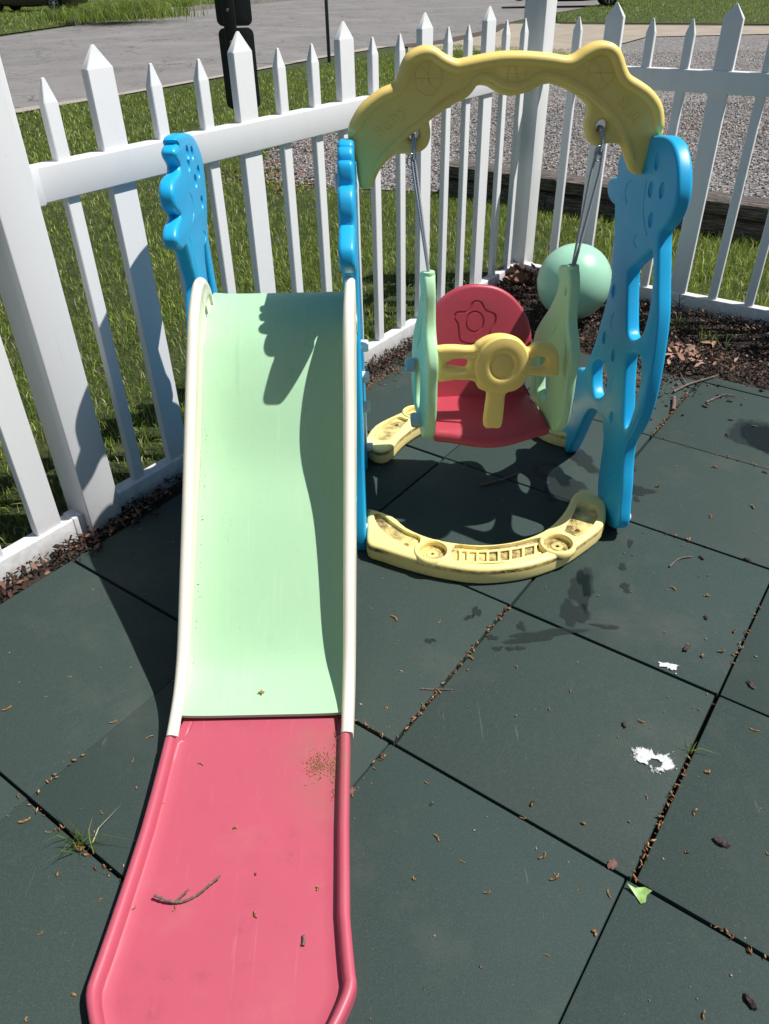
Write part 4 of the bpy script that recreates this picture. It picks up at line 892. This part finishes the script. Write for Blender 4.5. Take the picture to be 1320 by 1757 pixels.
# dust and catkin crumbs on the pink trough and along the right rail
n_ = 420; x = rng.normal(-.142, .017, n_); y = rng.normal(.958, .014, n_); x = np.concatenate([x, rng.normal(-.110, .003, 150)]); y = np.concatenate([y, rng.uniform(.88, 1.10, 150)])
k = (x < -.108); x, y = x[k], y[k]
z = np.array([zbed(q) for q in y])
s = rng.uniform(.0007, .0026, len(x)); A = np.stack([np.ones(len(x)), rng.uniform(.25, .6, len(x)), rng.uniform(.2, .4, len(x))], -1)
V, L, T = octa(len(x), np.column_stack([x, y, z + .001]), s, A, .2); tag(np_mesh('seed_crumbs', V, L, T, CATK, np.repeat(rng.random(len(x)), 8)), kind='stuff')
y = np.concatenate([rng.uniform(1.08, 1.62, 150), rng.uniform(1.08, 1.35, 90)]); sd_ = np.concatenate([-np.ones(150), np.ones(90)])
y = y[rng.permutation(150).tolist() + list(range(150, 240))]
x = np.array([XC(q) for q in y]) + sd_*(.1700 - np.abs(rng.normal(0, .0022, 240))); z = np.array([interp(bp_, q) for q in y]) + .0018
s = rng.uniform(.0011, .0036, 240); A = np.stack([np.ones(240), rng.uniform(.25, .6, 240), rng.uniform(.2, .5, 240)], -1)
V, L, T = octa(240, np.column_stack([x, y, z]), s, A, .4); tag(np_mesh('seam_crumbs', V, L, T, CRUST, np.repeat(rng.random(240)*.7, 8)), kind='stuff')
# dead leaves on the mulch
def leaves(name, xy, smin, smax, zlo, zhi, tilt=.5, rnd=None):
    n = len(xy); s = rng.uniform(smin, smax, n)
    t = np.array([[-1, 0, 0], [-.45, .36, .10], [.1, .42, .14], [.55, .25, .08], [1, 0, .04], [.55, -.27, .08], [.05, -.42, .16], [-.5, -.33, .10], [0, 0, -.04]])
    V = t[None]*s[:, None, None]; V = V + rng.normal(0, .07, V.shape)*s[:, None, None]; V[..., 2] *= rng.uniform(-.4, 2.4, n)[:, None]
    a = rng.random(n)*6.283; q = rng.normal(0, tilt, n); p = rng.normal(0, tilt, n)
    x, y, z = V[..., 0], V[..., 1], V[..., 2]
    y, z = y*np.cos(q)[:, None]-z*np.sin(q)[:, None], y*np.sin(q)[:, None]+z*np.cos(q)[:, None]
    x, z = x*np.cos(p)[:, None]+z*np.sin(p)[:, None], -x*np.sin(p)[:, None]+z*np.cos(p)[:, None]
    x, y = x*np.cos(a)[:, None]-y*np.sin(a)[:, None], x*np.sin(a)[:, None]+y*np.cos(a)[:, None]
    V = np.stack([x, y, z], -1) + np.column_stack([xy, rng.uniform(zlo, zhi, n)])[:, None, :]
    F = np.array([[8, i, (i+1) % 8] for i in range(8)]); L = (F[None] + 9*np.arange(n)[:, None, None]).ravel()
    r = rng.random(n) if rnd is None else rnd
    return tag(np_mesh(name, V.reshape(-1, 3), L, np.full(8*n, 3), LEAF, np.repeat(r, 8)), kind='stuff')
idx = rng.choice(len(MXY), 520, replace=False)
leaves('leaf_litter', MXY[idx], .006, .016, .006, .022, .6, rng.random(520)*.62)
c = G(1178, 612, .02); xy = np.array([c.x, c.y]) + rng.normal(0, 1, (75, 2))*np.array([.075, .045])
leaves('leaf_litter', xy, .012, .025, .012, .040, .5, .55 + .4*rng.random(75))
c = tw(-1.12, 2.72); xy = np.array(c) + rng.normal(0, 1, (60, 2))*np.array([.07, .07])
leaves('leaf_litter', xy, .016, .042, .012, .06, .8, rng.random(60)*.9)
u, v, xy = uvpts(160, -2.22, -2.10, -.6, 1.5); leaves('leaf_litter', xy, .006, .015, .004, .022, .7, rng.random(160)*.6)
# gravel stones
def ground_pts(n, x0, x1, y0, y1, poly):
    x = rng.uniform(x0, x1, n); y = rng.uniform(y0, y1, n); k = inside(x, y, poly); return np.stack([x[k], y[k]], -1)
xy = np.concatenate([ground_pts(60000, -1, 6, 3, 10, gravel), ground_pts(14000, -.6, 8, 10, 16, gravel)])
n_ = len(xy); far = np.linalg.norm(xy, axis=1)
pn = (np.sin(xy[:, 0]*2.1+1)*np.sin(xy[:, 1]*1.7) > .35)
r = rng.random(n_)*.84; r = np.where((rng.random(n_) < np.where(pn, .3, .06)), .86 + .14*rng.random(n_), r)
scatter_lumps('gravel_stones', xy, .0045, .0135, ((.6, 1.0), (.4, .8)), STONE, -.020, -.008, r, tilt=.6)
q_ = np.array(gl)[rng.integers(0, len(gl), 700)] + rng.normal(0, .16, (700, 2))
scatter_lumps('gravel_stones', q_, .006, .015, ((.6, 1.0), (.4, .8)), STONE, -.02, -.01, rng.random(700), tilt=.6)
q_ = np.array(gl[:26])[rng.integers(0, 26, 420)] + rng.normal(0, .22, (420, 2)); leaves('leaf_litter', q_, .012, .028, -.02, .0, .4, .2 + .5*rng.random(420))
# grass
def grass(name, xy, hmin, hmax, wmin, wmax, z0=-.028, dry=.07, lean=.45, shade=0):
    n = len(xy); a = rng.random(n)*6.283; h = rng.uniform(hmin, hmax, n); wd = rng.uniform(wmin, wmax, n)
    clump = .5 + .5*np.sin(xy[:, 0]*3.1 + 1.3*np.sin(xy[:, 1]*2.3))*np.sin(xy[:, 1]*2.7 + 1.1*np.sin(xy[:, 0]*3.7))
    h = h*(.7 + .55*clump)
    dx, dy = np.cos(a), np.sin(a); ld = rng.random(n)*6.283; le = np.abs(rng.normal(0, lean, n)) + .1
    lx, ly = np.cos(ld)*le*h, np.sin(ld)*le*h
    B = np.column_stack([xy, np.full(n, z0)])
    o = np.column_stack([dx*wd, dy*wd, np.zeros(n)])
    mid = B + np.column_stack([lx*.35, ly*.35, h*.6]); tip = B + np.column_stack([lx*1.25, ly*1.25, h*np.clip(1.05-le*.35, .35, 1)])
    V = np.stack([B-o, B+o, mid+o*.75, mid-o*.75, tip], 1).reshape(-1, 3)
    L = (np.array([0, 1, 2, 3, 3, 2, 4])[None] + 5*np.arange(n)[:, None]).ravel(); T = np.tile([4, 3], n)
    r = np.clip(rng.normal(.42, .24, n) + .18*(clump-.5) - shade, 0, .86); d = rng.random(n) < dry*(1.6 - clump*1.2); r = np.where(d, .88 + .12*rng.random(n), r)
    return tag(np_mesh(name, V, L, T, GRASS, np.repeat(r, 2)), kind='stuff')
def gpts(n, u0, u1, v0, v1, excl=None, patch=0):
    uu = rng.uniform(u0, u1, n); vv = rng.uniform(v0, v1, n); a = uu - TU0*TS; b = vv - TV0*TS
    xy = np.stack([UW[0]*a+VW[0]*b, UW[1]*a+VW[1]*b], -1); k = np.ones(n, bool)
    for e in (excl or []): k &= ~inside(xy[:, 0], xy[:, 1], e)
    if patch:
        q = np.sin(xy[:, 0]*4.3+2*np.sin(xy[:, 1]*1.9))*np.sin(xy[:, 1]*5.1+1.7*np.sin(xy[:, 0]*2.6)); k &= (rng.random(n) < np.clip(1.15 - patch*(q > .45), 0, 1))
    return xy[k]
roadpoly = nearR + [(.3, 60), (-60, 60), (-60, -8)]
ex_ = [gravel, roadpoly]
grass('grass', gpts(62000, -3.2, -1.26, -1.6, 4.5, ex_, .6), .018, .048, .0013, .0028)
grass('grass', gpts(46000, -5.6, -3.2, -1.0, 7.5, ex_, .4), .020, .046, .0018, .0034, dry=.08)
grass('grass', gpts(60000, -9.0, -5.6, 1.0, 15.0, ex_, .2), .025, .05, .003, .006, dry=.07)
grass('grass', gpts(26000, -1.25, 2.5, 2.92, 4.6, ex_, .4), .030, .08, .0016, .0036, dry=.14)
grass('grass', gpts(9000, -4.5, 2.0, 4.6, 7.0, ex_, .2), .035, .07, .002, .004, dry=.12)
# far verges
kv = np.column_stack([rng.uniform(-24, -3, 60000), rng.uniform(18, 52, 60000)]); vp = [(p.x-.3, p.y) for p in fk] + [(-60, 90), (-90, 20), (-30, 10), (-13, 12)]
kv = kv[inside(kv[:, 0], kv[:, 1], vp)]; grass('grass', kv, .05, .10, .006, .013, z0=.0, dry=.06)
kv = np.column_stack([rng.uniform(4, 22, 26000), rng.uniform(21.5, 40, 26000)]); vp2 = [(5.02, 24.75), (5.75, 28.69), (7.01, 31.3), (8.42, 34.45), (9.58, 37.31), (24, 66), (80, 60), (80, 21.8), (20, 22.1), (9.66, 22.5)]
kv = kv[inside(kv[:, 0], kv[:, 1], vp2)]; grass('grass', kv, .04, .08, .006, .012, z0=.0, dry=.03)
# weedy shrub and tufts by the far kerb
def tuft(name, c, n, r, h, wd, label, cat, group=None, mat=GRASS, lean=.7):
    xy = rng.normal(0, 1, (n, 2))*r; o = grass(name, xy, h*.5, h, wd*.6, wd, z0=0, dry=.03, lean=lean, shade=.24)
    del o['kind']; o.location = (c[0], c[1], c[2]); return tag(o, label, cat, group)
c = G(222, 40); tuft('shrub', (c.x-.5, c.y+.6, .12), 5200, .9, .46, .013, 'shaggy green weedy shrub on the far roadside verge, left of the old kerb', 'shrub')
for px, py in ((245, 22), (317, 17)):
    c = G(px, py); tuft('weed_clump', (c.x-.1, c.y, 0), 260, .22, .42, .03, 'green weeds sprouting from the far kerb, right of the shaggy shrub', 'weeds', 'weed clumps at the far kerb')
c = G(140, 1452); t = tuft('grass_tuft', (c.x, c.y, 0), 34, .013, .055, .0016, 'small green grass tuft growing in the tile joint left of the slide', 'grass tuft', lean=1.0)
c = G(1187, 1290); tuft('grass_tuft', (c.x, c.y, 0), 9, .004, .030, .0013, 'thin sprig of grass in the tile joint beside the larger white dropping', 'grass tuft', lean=1.0)
for px, py, lb in ((1165, 560, 'sparse green weed in the mulch below the dark stem by the right fence'), (1222, 590, 'sparse green weed in the mulch right of the pale leaf pile')):
    c = G(px, py, .01); tuft('weed', (c.x, c.y, .01), 26, .03, .07, .0018, lb, 'weed', lean=.9)
# bare dark stem by the right fence
c = G(1160, 545, .01); bm = bmesh.new()
tube_into(bm, [c, c + Vector((.005, 0, .05)), c + Vector((-.004, .004, .11))], [.003, .0025, .001], 6)
for s, z in ((1, .05), (-1, .065), (1, .08)): tube_into(bm, [c + Vector((0, 0, z)), c + Vector((s*.02, .006, z+.012)), c + Vector((s*.032, .004, z+.016))], [.0018, .0012, .0006], 5)
tag(finish(bm, 'bare_stem', BARK), 'dark bare little stem standing in the mulch against the right fence', 'stem')

# ================================================================ TIMBERS
def timber(u0, u1, vf, z0, h, dp, label, rot=0):
    bm = bmesh.new(); n = 26; rows = []; x0, y0 = tw(u0, vf)
    for i in range(n+1):
        t = (u1-u0)*i/n; row = []
        for k in range(20):
            a = 2*math.pi*k/20; cy, cz = math.cos(a), math.sin(a); q = max(abs(cy), abs(cz)); sq = .86 + .14*q
            yy, zz = cy/q*sq, cz/q*sq
            wob = 1 + .035*math.sin(t*9+k*1.7) + random.uniform(-.02, .02)
            row.append(bm.verts.new((t, dp/2 + dp/2*yy*wob, h/2 + h/2*zz*wob)))
        rows.append(row)
    for a, b in zip(rows, rows[1:]):
        for k in range(20): bm.faces.new((a[k], a[(k+1) % 20], b[(k+1) % 20], b[k]))
    bm.faces.new(rows[0][::-1]); bm.faces.new(rows[-1])
    bmesh.ops.recalc_face_normals(bm, faces=bm.faces)
    me = bpy.data.meshes.new('landscape_timber'); bm.to_mesh(me); bm.free(); smooth(me, 30)
    o = link('landscape_timber', me, TIMB); o.location = (x0, y0, z0); o.rotation_euler = (0, 0, math.atan2(UW[1], UW[0]) + rot)
    return tag(o, label, 'timber', 'timbers edging the gravel')
def vv_of(p): return (p.x*VW[0]+p.y*VW[1]) + TV0*TS, (p.x*UW[0]+p.y*UW[1]) + TU0*TS
v1, u1 = vv_of(G(755, 331)); v2, u2 = vv_of(G(1306, 405)); vt = (v1+v2)/2
timber(u1, u1+.80, vt, -.03, .115, .20, 'weathered grey timber, lower left length of the gravel edging behind the swing', .0)
timber(u1+.81, u1+3.6, vt-.01, -.03, .115, .20, 'weathered grey timber, lower right length of the gravel edging behind the right fence', .0)
timber(u1-.005, u1+.86, vt+.008, .087, .10, .20, 'pale topped weathered timber, upper left length of the gravel edging', .0)
timber(u1+.87, u1+3.7, vt-.015, .087, .10, .20, 'cracked weathered timber, upper right length of the gravel edging behind the right fence', -.01)

# ================================================================ ROADSIDE SIGN AND POLE
c = G(420, 262); SG = thing('sign_post', (c.x, c.y, -.03), 'dark square sign post with two stacked boards seen from behind, standing on the lawn', 'sign')
bm = bmesh.new(); box_into(bm, (-.05, -.05, 0), (.05, .05, 2.3), Matrix.Translation(c) @ Matrix.Rotation(.10, 4, 'Z'), .006, 2); finish(bm, 'post', BPOST, SG, 30)
def rrect(w_, h_, r, cx, cz):
    o = []
    for (sx, sz, a0) in ((1, 1, 0), (-1, 1, 90), (-1, -1, 180), (1, -1, 270)):
        for k in range(6):
            a = math.radians(a0 + 18*k); o.append((cx + sx*(w_/2-r) + r*math.cos(a), cz + sz*(h_/2-r) + r*math.sin(a)))
    return o
sgx = c.x; sy = c.y + .062
zb_ = None
def aty(px, py, Y):
    d = RV*((px-660)/FOC) + UV_*((878.5-py)/FOC) + WV; t = Y/d.y; return Vector((0, 0, H)) + d*t
p_l, p_r = aty(390, 187, sy), aty(440, 187, sy); g_m = aty(408, 46, sy); cxs = aty(411, 110, sy).x; wb = (aty(437, 60, sy) - aty(377, 60, sy)).x
z1_, z2_ = p_l.z, g_m.z
Rz = Matrix.Rotation(.06, 4, 'Z')
for (za, zb2) in ((z1_, z2_-.006), (z2_+.006, z2_ + (z2_-z1_))):
    bm = plate_mesh([rrect(wb, zb2-za, .05, 0, (za+zb2)/2)], .014, .003, lambda a, b, c_: Vector((cxs, sy, 0)) + Rz @ Vector((a, -c_, b)), 1)
    finish(bm, 'sign_board', SIGN, SG, 35)
for z in (z1_+.12, z2_-.10, z2_+.12): bolt(SG, (c.x, c.y-.05, z), (0, -1, 0), .012, .01, ZINC)
c = G(565, 104); bm = bmesh.new(); box_into(bm, (-.028, -.02, 0), (.028, .02, 3.0), None, .006, 2)
for z in [0.3*k for k in range(1, 9)]: pass
me = bpy.data.meshes.new('roadside_pole'); bmesh.ops.recalc_face_normals(bm, faces=bm.faces); bm.to_mesh(me); bm.free(); smooth(me, 30)
o = link('roadside_pole', me, POLE); o.location = (c.x, c.y, -.03); o.rotation_euler = (0, 0, .2); tag(o, 'thin dark metal pole at the edge of the lawn beside the road', 'pole')

# ================================================================ CARS
def car(loc, rz, paint, label, lens=False):
    root = thing('parked_car', loc, label, 'car')
    M = Matrix.Translation(loc) @ Matrix.Rotation(rz, 4, 'Z')
    side = [(-2.1, .28), (-2.12, .6), (-2.0, .85), (-1.5, .92), (-1.0, .95), (-.5, 1.36), (.7, 1.40), (1.45, .98), (2.0, .9), (2.1, .6), (2.08, .28), (1.75, .24), (1.62, .50), (1.35, .62), (1.08, .50), (.96, .22), (-.96, .22), (-1.08, .50), (-1.35, .62), (-1.62, .50), (-1.75, .24)]
    bm = plate_mesh([side], 1.66, .10, lambda a, b, c: M @ Vector((a, c, b)), 3, 3); body = finish(bm, 'body', paint, root, 50)
    win = [(-.92, .97), (-.5, 1.30), (.68, 1.33), (1.28, .98)]
    bm = plate_mesh([win], 1.675, .01, lambda a, b, c: M @ Vector((a, c, b)), 1, 1); finish(bm, 'window', GLASS, root, 30)
    for sx in (-1.35, 1.35):
        for sy_ in (-1, 1):
            A = M @ frame((sx, sy_*.70, .31), (1, 0, 0), (0, 0, sy_), (0, sy_, 0)) if False else M @ Matrix.Translation((sx, sy_*.70, .31)) @ Matrix.Rotation(-sy_*math.pi/2, 4, 'X')
            bm = bmesh.new(); lathe_into(bm, [(0, -.09), (.25, -.09), (.30, -.07), (.31, 0), (.30, .10), (.26, .12), (.20, .115), (.19, .07), (0, .07)], A, 32); wh = finish(bm, 'wheel', TYRE, root, 35)
            bm = bmesh.new(); lathe_into(bm, [(.172, .08), (.19, .122), (.20, .118), (.19, .08)], A, 32); lathe_into(bm, [(0, .105), (.05, .10), (.055, .08), (0, .075)], A, 20)
            for k in range(8):
                a = k*math.pi/4; tube_into(bm, [A @ Vector((.045*math.cos(a), .045*math.sin(a), .09)), A @ Vector((.18*math.cos(a), .18*math.sin(a), .105))], .016, 8)
            finish(bm, 'rim', CHROME, wh, 35)
    for sx in (-2.09, 2.07):
        for sy_ in (-.58, .58):
            bm = bmesh.new(); ellip_into(bm, M @ Matrix.Translation((sx, sy_, .62)), .06, .17, .08); finish(bm, 'headlight', LENS, root, 60)
    return root
c = G(955, 11, 0); car((c.x+.5, c.y+.1, -.018), math.radians(-8), CARB, 'black parked car on the road beyond the corner post')
car((-14.6, 39.6, .0), math.radians(-10), CARR, 'dark parked car on the grass at the far left beyond the road')

# ================================================================ LITTER
def catkin_mesh(seed, n=9, L=.020, r=.0019, bend=1.0):
    rg = np.random.default_rng(seed); bm = bmesh.new(); pts = []; rr = []
    a = 0; x = y = 0
    for i in range(n*2):
        a += rg.normal(0, .12) + bend*.09; x += L/n/2*math.cos(a); y += L/n/2*math.sin(a); pts.append((x, y, r*.9 + abs(rg.normal(0, .0004)))); rr.append(r*(.55 + .65*(i % 2)) * (1 - .5*abs(i/n-1)))
    mx, my = sum(p[0] for p in pts)/len(pts), sum(p[1] for p in pts)/len(pts)
    tube_into(bm, [(p[0]-mx, p[1]-my, p[2]) for p in pts], rr, 6)
    return mesh_of(bm, 'catkin', CATK, 80)
CK = [catkin_mesh(1, bend=1.1, r=.0024), catkin_mesh(2, L=.024, bend=.35, r=.0022), catkin_mesh(3, L=.012, bend=1.9, r=.0027), catkin_mesh(4, L=.019, bend=-.6, r=.0023), catkin_mesh(5, L=.010, bend=.2, r=.0026), catkin_mesh(6, L=.016, bend=-1.4, r=.002)]
r6 = [(142,113),(283,123),(168,283),(380,237),(372,275),(525,265),(695,342),(628,398),(116,396),(125,455),(258,697),(242,630),(275,803),(355,878),(203,932),(608,862),(735,758),(716,965),(645,930),(815,980),(770,1103),(433,975),(237,1278),(620,1172),(1020,18),(1125,42),(1110,232),(1170,217),(1210,155),(1100,400),(917,437),(1272,465),(1125,597),(1085,722),(1060,850),(1315,855),(1113,1360),(935,675),(880,752),(545,742),(575,697)]
pts = [(600+a*.5455, 1000+b*.5455) for a, b in r6]
pts += [(a*.5, 1000+b*.5) for a, b in [(158,392),(25,435),(457,610),(470,705),(350,790),(200,1000),(345,1090),(85,820),(165,857),(92,1500),(140,1205),(255,1415),(240,325),(390,480),(515,530)]]
pts += [(1020+a*.2276, 640+b*.2276) for a, b in [(615,735),(905,713),(475,860),(875,1085),(370,1205),(595,1625),(850,1680),(1190,1013),(790,1530),(860,1528),(700,562),(915,615)]]
for i, (px, py) in enumerate(pts):
    c = G(px, py, 0); o = bpy.data.objects.new('catkin', CK[i % 6]); COL.objects.link(o); o.location = (c.x, c.y, .0005); o.rotation_euler = (0, 0, random.uniform(0, 6.28)); s = random.choice((.5, .6, .75, .9, 1.1, 1.25)); o.scale = (s, s, s)
    tag(o, 'small tan dried catkin lying on the dark rubber tiles', 'catkin', 'dried catkins on the tiles')
for i, (a, b) in enumerate([(690,622),(808,842),(877,1140),(878,1000),(600,1118),(460,1118),(775,450),(1090,1050),(555,760)]):
    px, py = a*.5, 1000+b*.5; z = .02
    for _ in range(6): c = G(px, py, z); z = zbed(c.y) + .0006
    o = bpy.data.objects.new('catkin', CK[(i+1) % 6]); COL.objects.link(o); o.location = (c.x, c.y, z); o.rotation_euler = (0, 0, random.uniform(0, 6.28)); s = random.uniform(.5, .85); o.scale = (s, s, s)
    tag(o, 'small rusty catkin lying on the pink end of the slide', 'catkin', 'dried catkins on the slide')
z = .06
for _ in range(12): c = G(449, 1189, z); z = interp(bp_, c.y) + .001
bm = bmesh.new()
for k in range(4): tube_into(bm, [Vector((0, 0, .003)), Vector((.007*math.cos(k*1.7), .006*math.sin(k*1.7), .004))], [.0028, .0012], 6)
o = finish(bm, 'catkin', CATK); o.location = (c.x, c.y, z); tag(o, 'single brown seed cluster at the bottom of the green slide bed', 'seed cluster')
def chip_mesh(seed):
    rg = np.random.default_rng(seed); bm = bmesh.new(); bmesh.ops.create_icosphere(bm, subdivisions=2, radius=1)
    for v in bm.verts:
        k = 1 + rg.normal(0, .16); v.co = Vector((v.co.x*.013*k, v.co.y*.0065*k, (v.co.z+.7)*.0045*k))
    return mesh_of(bm, 'bark_chip', BARK, 30)
CH = [chip_mesh(11), chip_mesh(12), chip_mesh(13)]
cp = [(600+a*.5455, 1000+b*.5455, 1) for a, b in [(1060,208),(1122,110),(1262,320),(865,447)]] + [(1020+a*.2276, 640+b*.2276, .9) for a, b in [(1000,470),(1030,355),(1205,405),(425,350),(1285,750),(810,1395),(1155,1410),(940,168),(1020,215),(1110,238),(835,255)]]
for i, (px, py, s) in enumerate(cp):
    c = G(px, py); o = bpy.data.objects.new('bark_chip', CH[i % 3]); COL.objects.link(o); o.location = (c.x, c.y, 0); o.rotation_euler = (0, 0, random.uniform(0, 6.28)); k = s*random.uniform(.7, 1.0); o.scale = (k, k, k)
    tag(o, 'small dark bark chip lying on the tiles right of the playset', 'bark chip', 'bark chips on the tiles')
c = G(1237, 1447); o = bpy.data.objects.new('bark_chip', CH[0].copy()); COL.objects.link(o); o.location = (c.x, c.y, 0); o.scale = (1.15, 1.25, 1.4); o.rotation_euler = (0, 0, -.6); tag(o, 'largest dark curled bark chip, lying alone on the tile right of the green leaf', 'bark chip', 'bark chips on the tiles')
c = G(1288, 1720); o = bpy.data.objects.new('bark_chip', CH[1].copy()); COL.objects.link(o); o.location = (c.x, c.y, 0); o.scale = (1.05, .9, 1.2); o.rotation_euler = (0, 0, 1.9); tag(o, 'brown bark chip lying nearest the lower right edge of the tiles', 'bark chip', 'bark chips on the tiles')
def twig(name, paths, label, z=.004, on=None, mat=TWIG):
    bm = bmesh.new(); base = None
    for path, r0, r1 in paths:
        P3 = []
        for i, q in enumerate(path):
            zz = z + (q[2] if len(q) > 2 else 0); p = G(q[0], q[1], zz)
            if on:
                for _ in range(5): zz = on(p.y) + z + (q[2] if len(q) > 2 else 0); p = G(q[0], q[1], zz)
            P3.append(p)
        P3 = catmull(P3, False, 5); n = len(P3)
        tube_into(bm, P3, [(r0 + (r1-r0)*i/(n-1))*(1 + .18*math.sin(i*2.7)) for i in range(n)], 8)
    return tag(finish(bm, name, mat, None, 70), label, 'twig')
twig('twig', [([(265, 1536, .010), (285, 1544, .008), (304, 1548, .003), (322, 1544, .002), (345, 1531, .004), (363, 1515, .008), (379, 1502, .012)], .0026, .0020), ([(302, 1547, .004), (312, 1537, .008), (324, 1526, .013)], .0022, .0016)], 'forked brown twig lying on the pink end of the slide', .002, zbed)
twig('twig', [([(521, 1605, 0), (522, 1613, .001), (520, 1622, 0)], .0026, .0030)], 'short stubby grey twig on the pink slide end, right of the forked twig', .003, zbed)
twig('twig', [([(1156, 672), (1180, 660), (1205, 652), (1232, 644)], .0045, .0030), ([(1180, 660), (1172, 650), (1168, 640)], .003, .0018)], 'longest forked grey twig on the tiles at the edge of the mulch', .008)
twig('twig', [([(1157, 682), (1157, 694), (1155, 704)], .007, .007)], 'thick short stick across the tile joint, near the long forked twig', .008)
twig('twig', [([(1212, 690), (1232, 681), (1245, 677), (1262, 679)], .0035, .0022)], 'thin brown twig on the far right tiles near dark chips', .005)
twig('twig', [([(1149, 972), (1160, 962), (1170, 957), (1187, 955)], .0026, .0018)], 'small pale curved twig alone on the tile, right of the front base arc', .003)
twig('twig', [([(825, 832), (850, 826), (870, 820), (890, 811)], .0035, .002)], 'dark twig lying in the shadow inside the yellow base ring', .004)
twig('pine_needle', [([(722, 1182), (745, 1182), (777, 1183)], .0011, .0009), ([(724, 1180), (735, 1183), (760, 1183)], .0009, .0007)], 'thin tan pine needle across the tile joint right of the slide', .003)
# bird droppings
def splat(px, py, r, hole, label, seed):
    rg = np.random.default_rng(seed); c = G(px, py); bm = bmesh.new(); n = 72; ly = bm.verts.layers.float.new('wet'); R_ = []
    spk = {int(q): rg.uniform(.2, .6) for q in rg.integers(0, n, 4)}; ph = rg.random(6)*6.28
    for lv, (f, al) in enumerate(((hole, 0.0), (hole*.6+.28, .95), (hole*.3+.62, .95), (1.0, .35), (1.25, 0.0))):
        row = []
        for k in range(n):
            t = 2*math.pi*k/n; lo = .24*math.sin(2*t+ph[0]) + .16*math.sin(3*t+ph[1]) + .10*math.sin(5*t+ph[2]) + .05*math.sin(9*t+ph[3])
            q = f*(1 + lo*min(1, lv/2)) + (spk.get(k, 0) if lv > 2 else 0); sh_ = 1 - min(1, lv/3)
            v = bm.verts.new((r*q*1.2*math.cos(t) + r*.05*sh_, r*q*.95*math.sin(t) - r*.22*sh_, .0010 + (.0012 if lv in (1, 2) else 0))); v[ly] = al*(.80 if math.cos(t+2.0) < .55 else .45) + (.3 if k in spk and lv == 4 else 0); row.append(v)
        R_.append(row)
    for a, b_ in zip(R_, R_[1:]):
        for k in range(n): q = (k+1) % n; bm.faces.new((a[k], b_[k], b_[q], a[q]))
    if hole < .05:
        for v in R_[0]: v[ly] = 1
        bm.faces.new(R_[0])
    o = finish(bm, 'bird_dropping', LIME, None, 60); o.location = (c.x, c.y, .0006); return tag(o, label, 'bird dropping')
splat(1122, 1306, .030, .30, 'larger white ring-shaped bird dropping on the tile, left of the joint', 3)
splat(1148, 1144, .015, .02, 'smaller white bird dropping beside the tile joint, farther back', 5)
# green leaf
c = G(1100, 1535); bm = bmesh.new(); pts = [(-.026, .018, .012), (-.010, .012, .004), (.010, .012, .006), (.022, .002, .010), (.010, -.004, .003), (.004, -.018, .004), (-.006, -.020, .001), (-.012, -.004, .001)]
ce = bm.verts.new((0, 0, .001)); vs = [bm.verts.new(p) for p in pts]
for k in range(8): bm.faces.new((ce, vs[k], vs[(k+1) % 8]))
o = finish(bm, 'green_leaf', GLEAF, None, 60); o.location = (c.x, c.y, .001); o.scale = (.85, .85, .85); tag(o, 'fresh light green leaf beside the tile joint crossing, lower right', 'leaf')
# dry leaves that can be told apart
def dry_leaf(px, py, s, rot, label, seed, col=LEAF, z=.001):
    rg = np.random.default_rng(seed); c = G(px, py); bm = bmesh.new(); ce = bm.verts.new((0, 0, 0)); n = 14; vs = []
    for k in range(n):
        t = 2*math.pi*k/n; r = s*(.85 + .12*(k % 2) + rg.normal(0, .09)); vs.append(bm.verts.new((r*1.3*math.cos(t), r*.8*math.sin(t), abs(rg.normal(.25, .15))*s*abs(math.sin(t)))))
    for k in range(n): bm.faces.new((ce, vs[k], vs[(k+1) % n]))
    o = finish(bm, 'dry_leaf', col, None, 60); o.location = (c.x, c.y, z); o.rotation_euler = (.2, .1, rot); return tag(o, label, 'leaf')
m = Mat('brown_leaf', (.10, .035, .02), .6); m.col(m.ramp(m.noise(90, 3), [(.3, (.06, .02, .012)), (.7, (.15, .055, .032))])); BRL = m.m
dry_leaf(1050, 1484, .011, .8, 'dark red brown dry leaf caught in the tile joint, left of the green leaf', 4, BRL)
dry_leaf(604, 1358, .009, .3, 'small dark red dry leaf against the right rail of the pink slide end', 6, BRL)
bpy.context.view_layer.update()
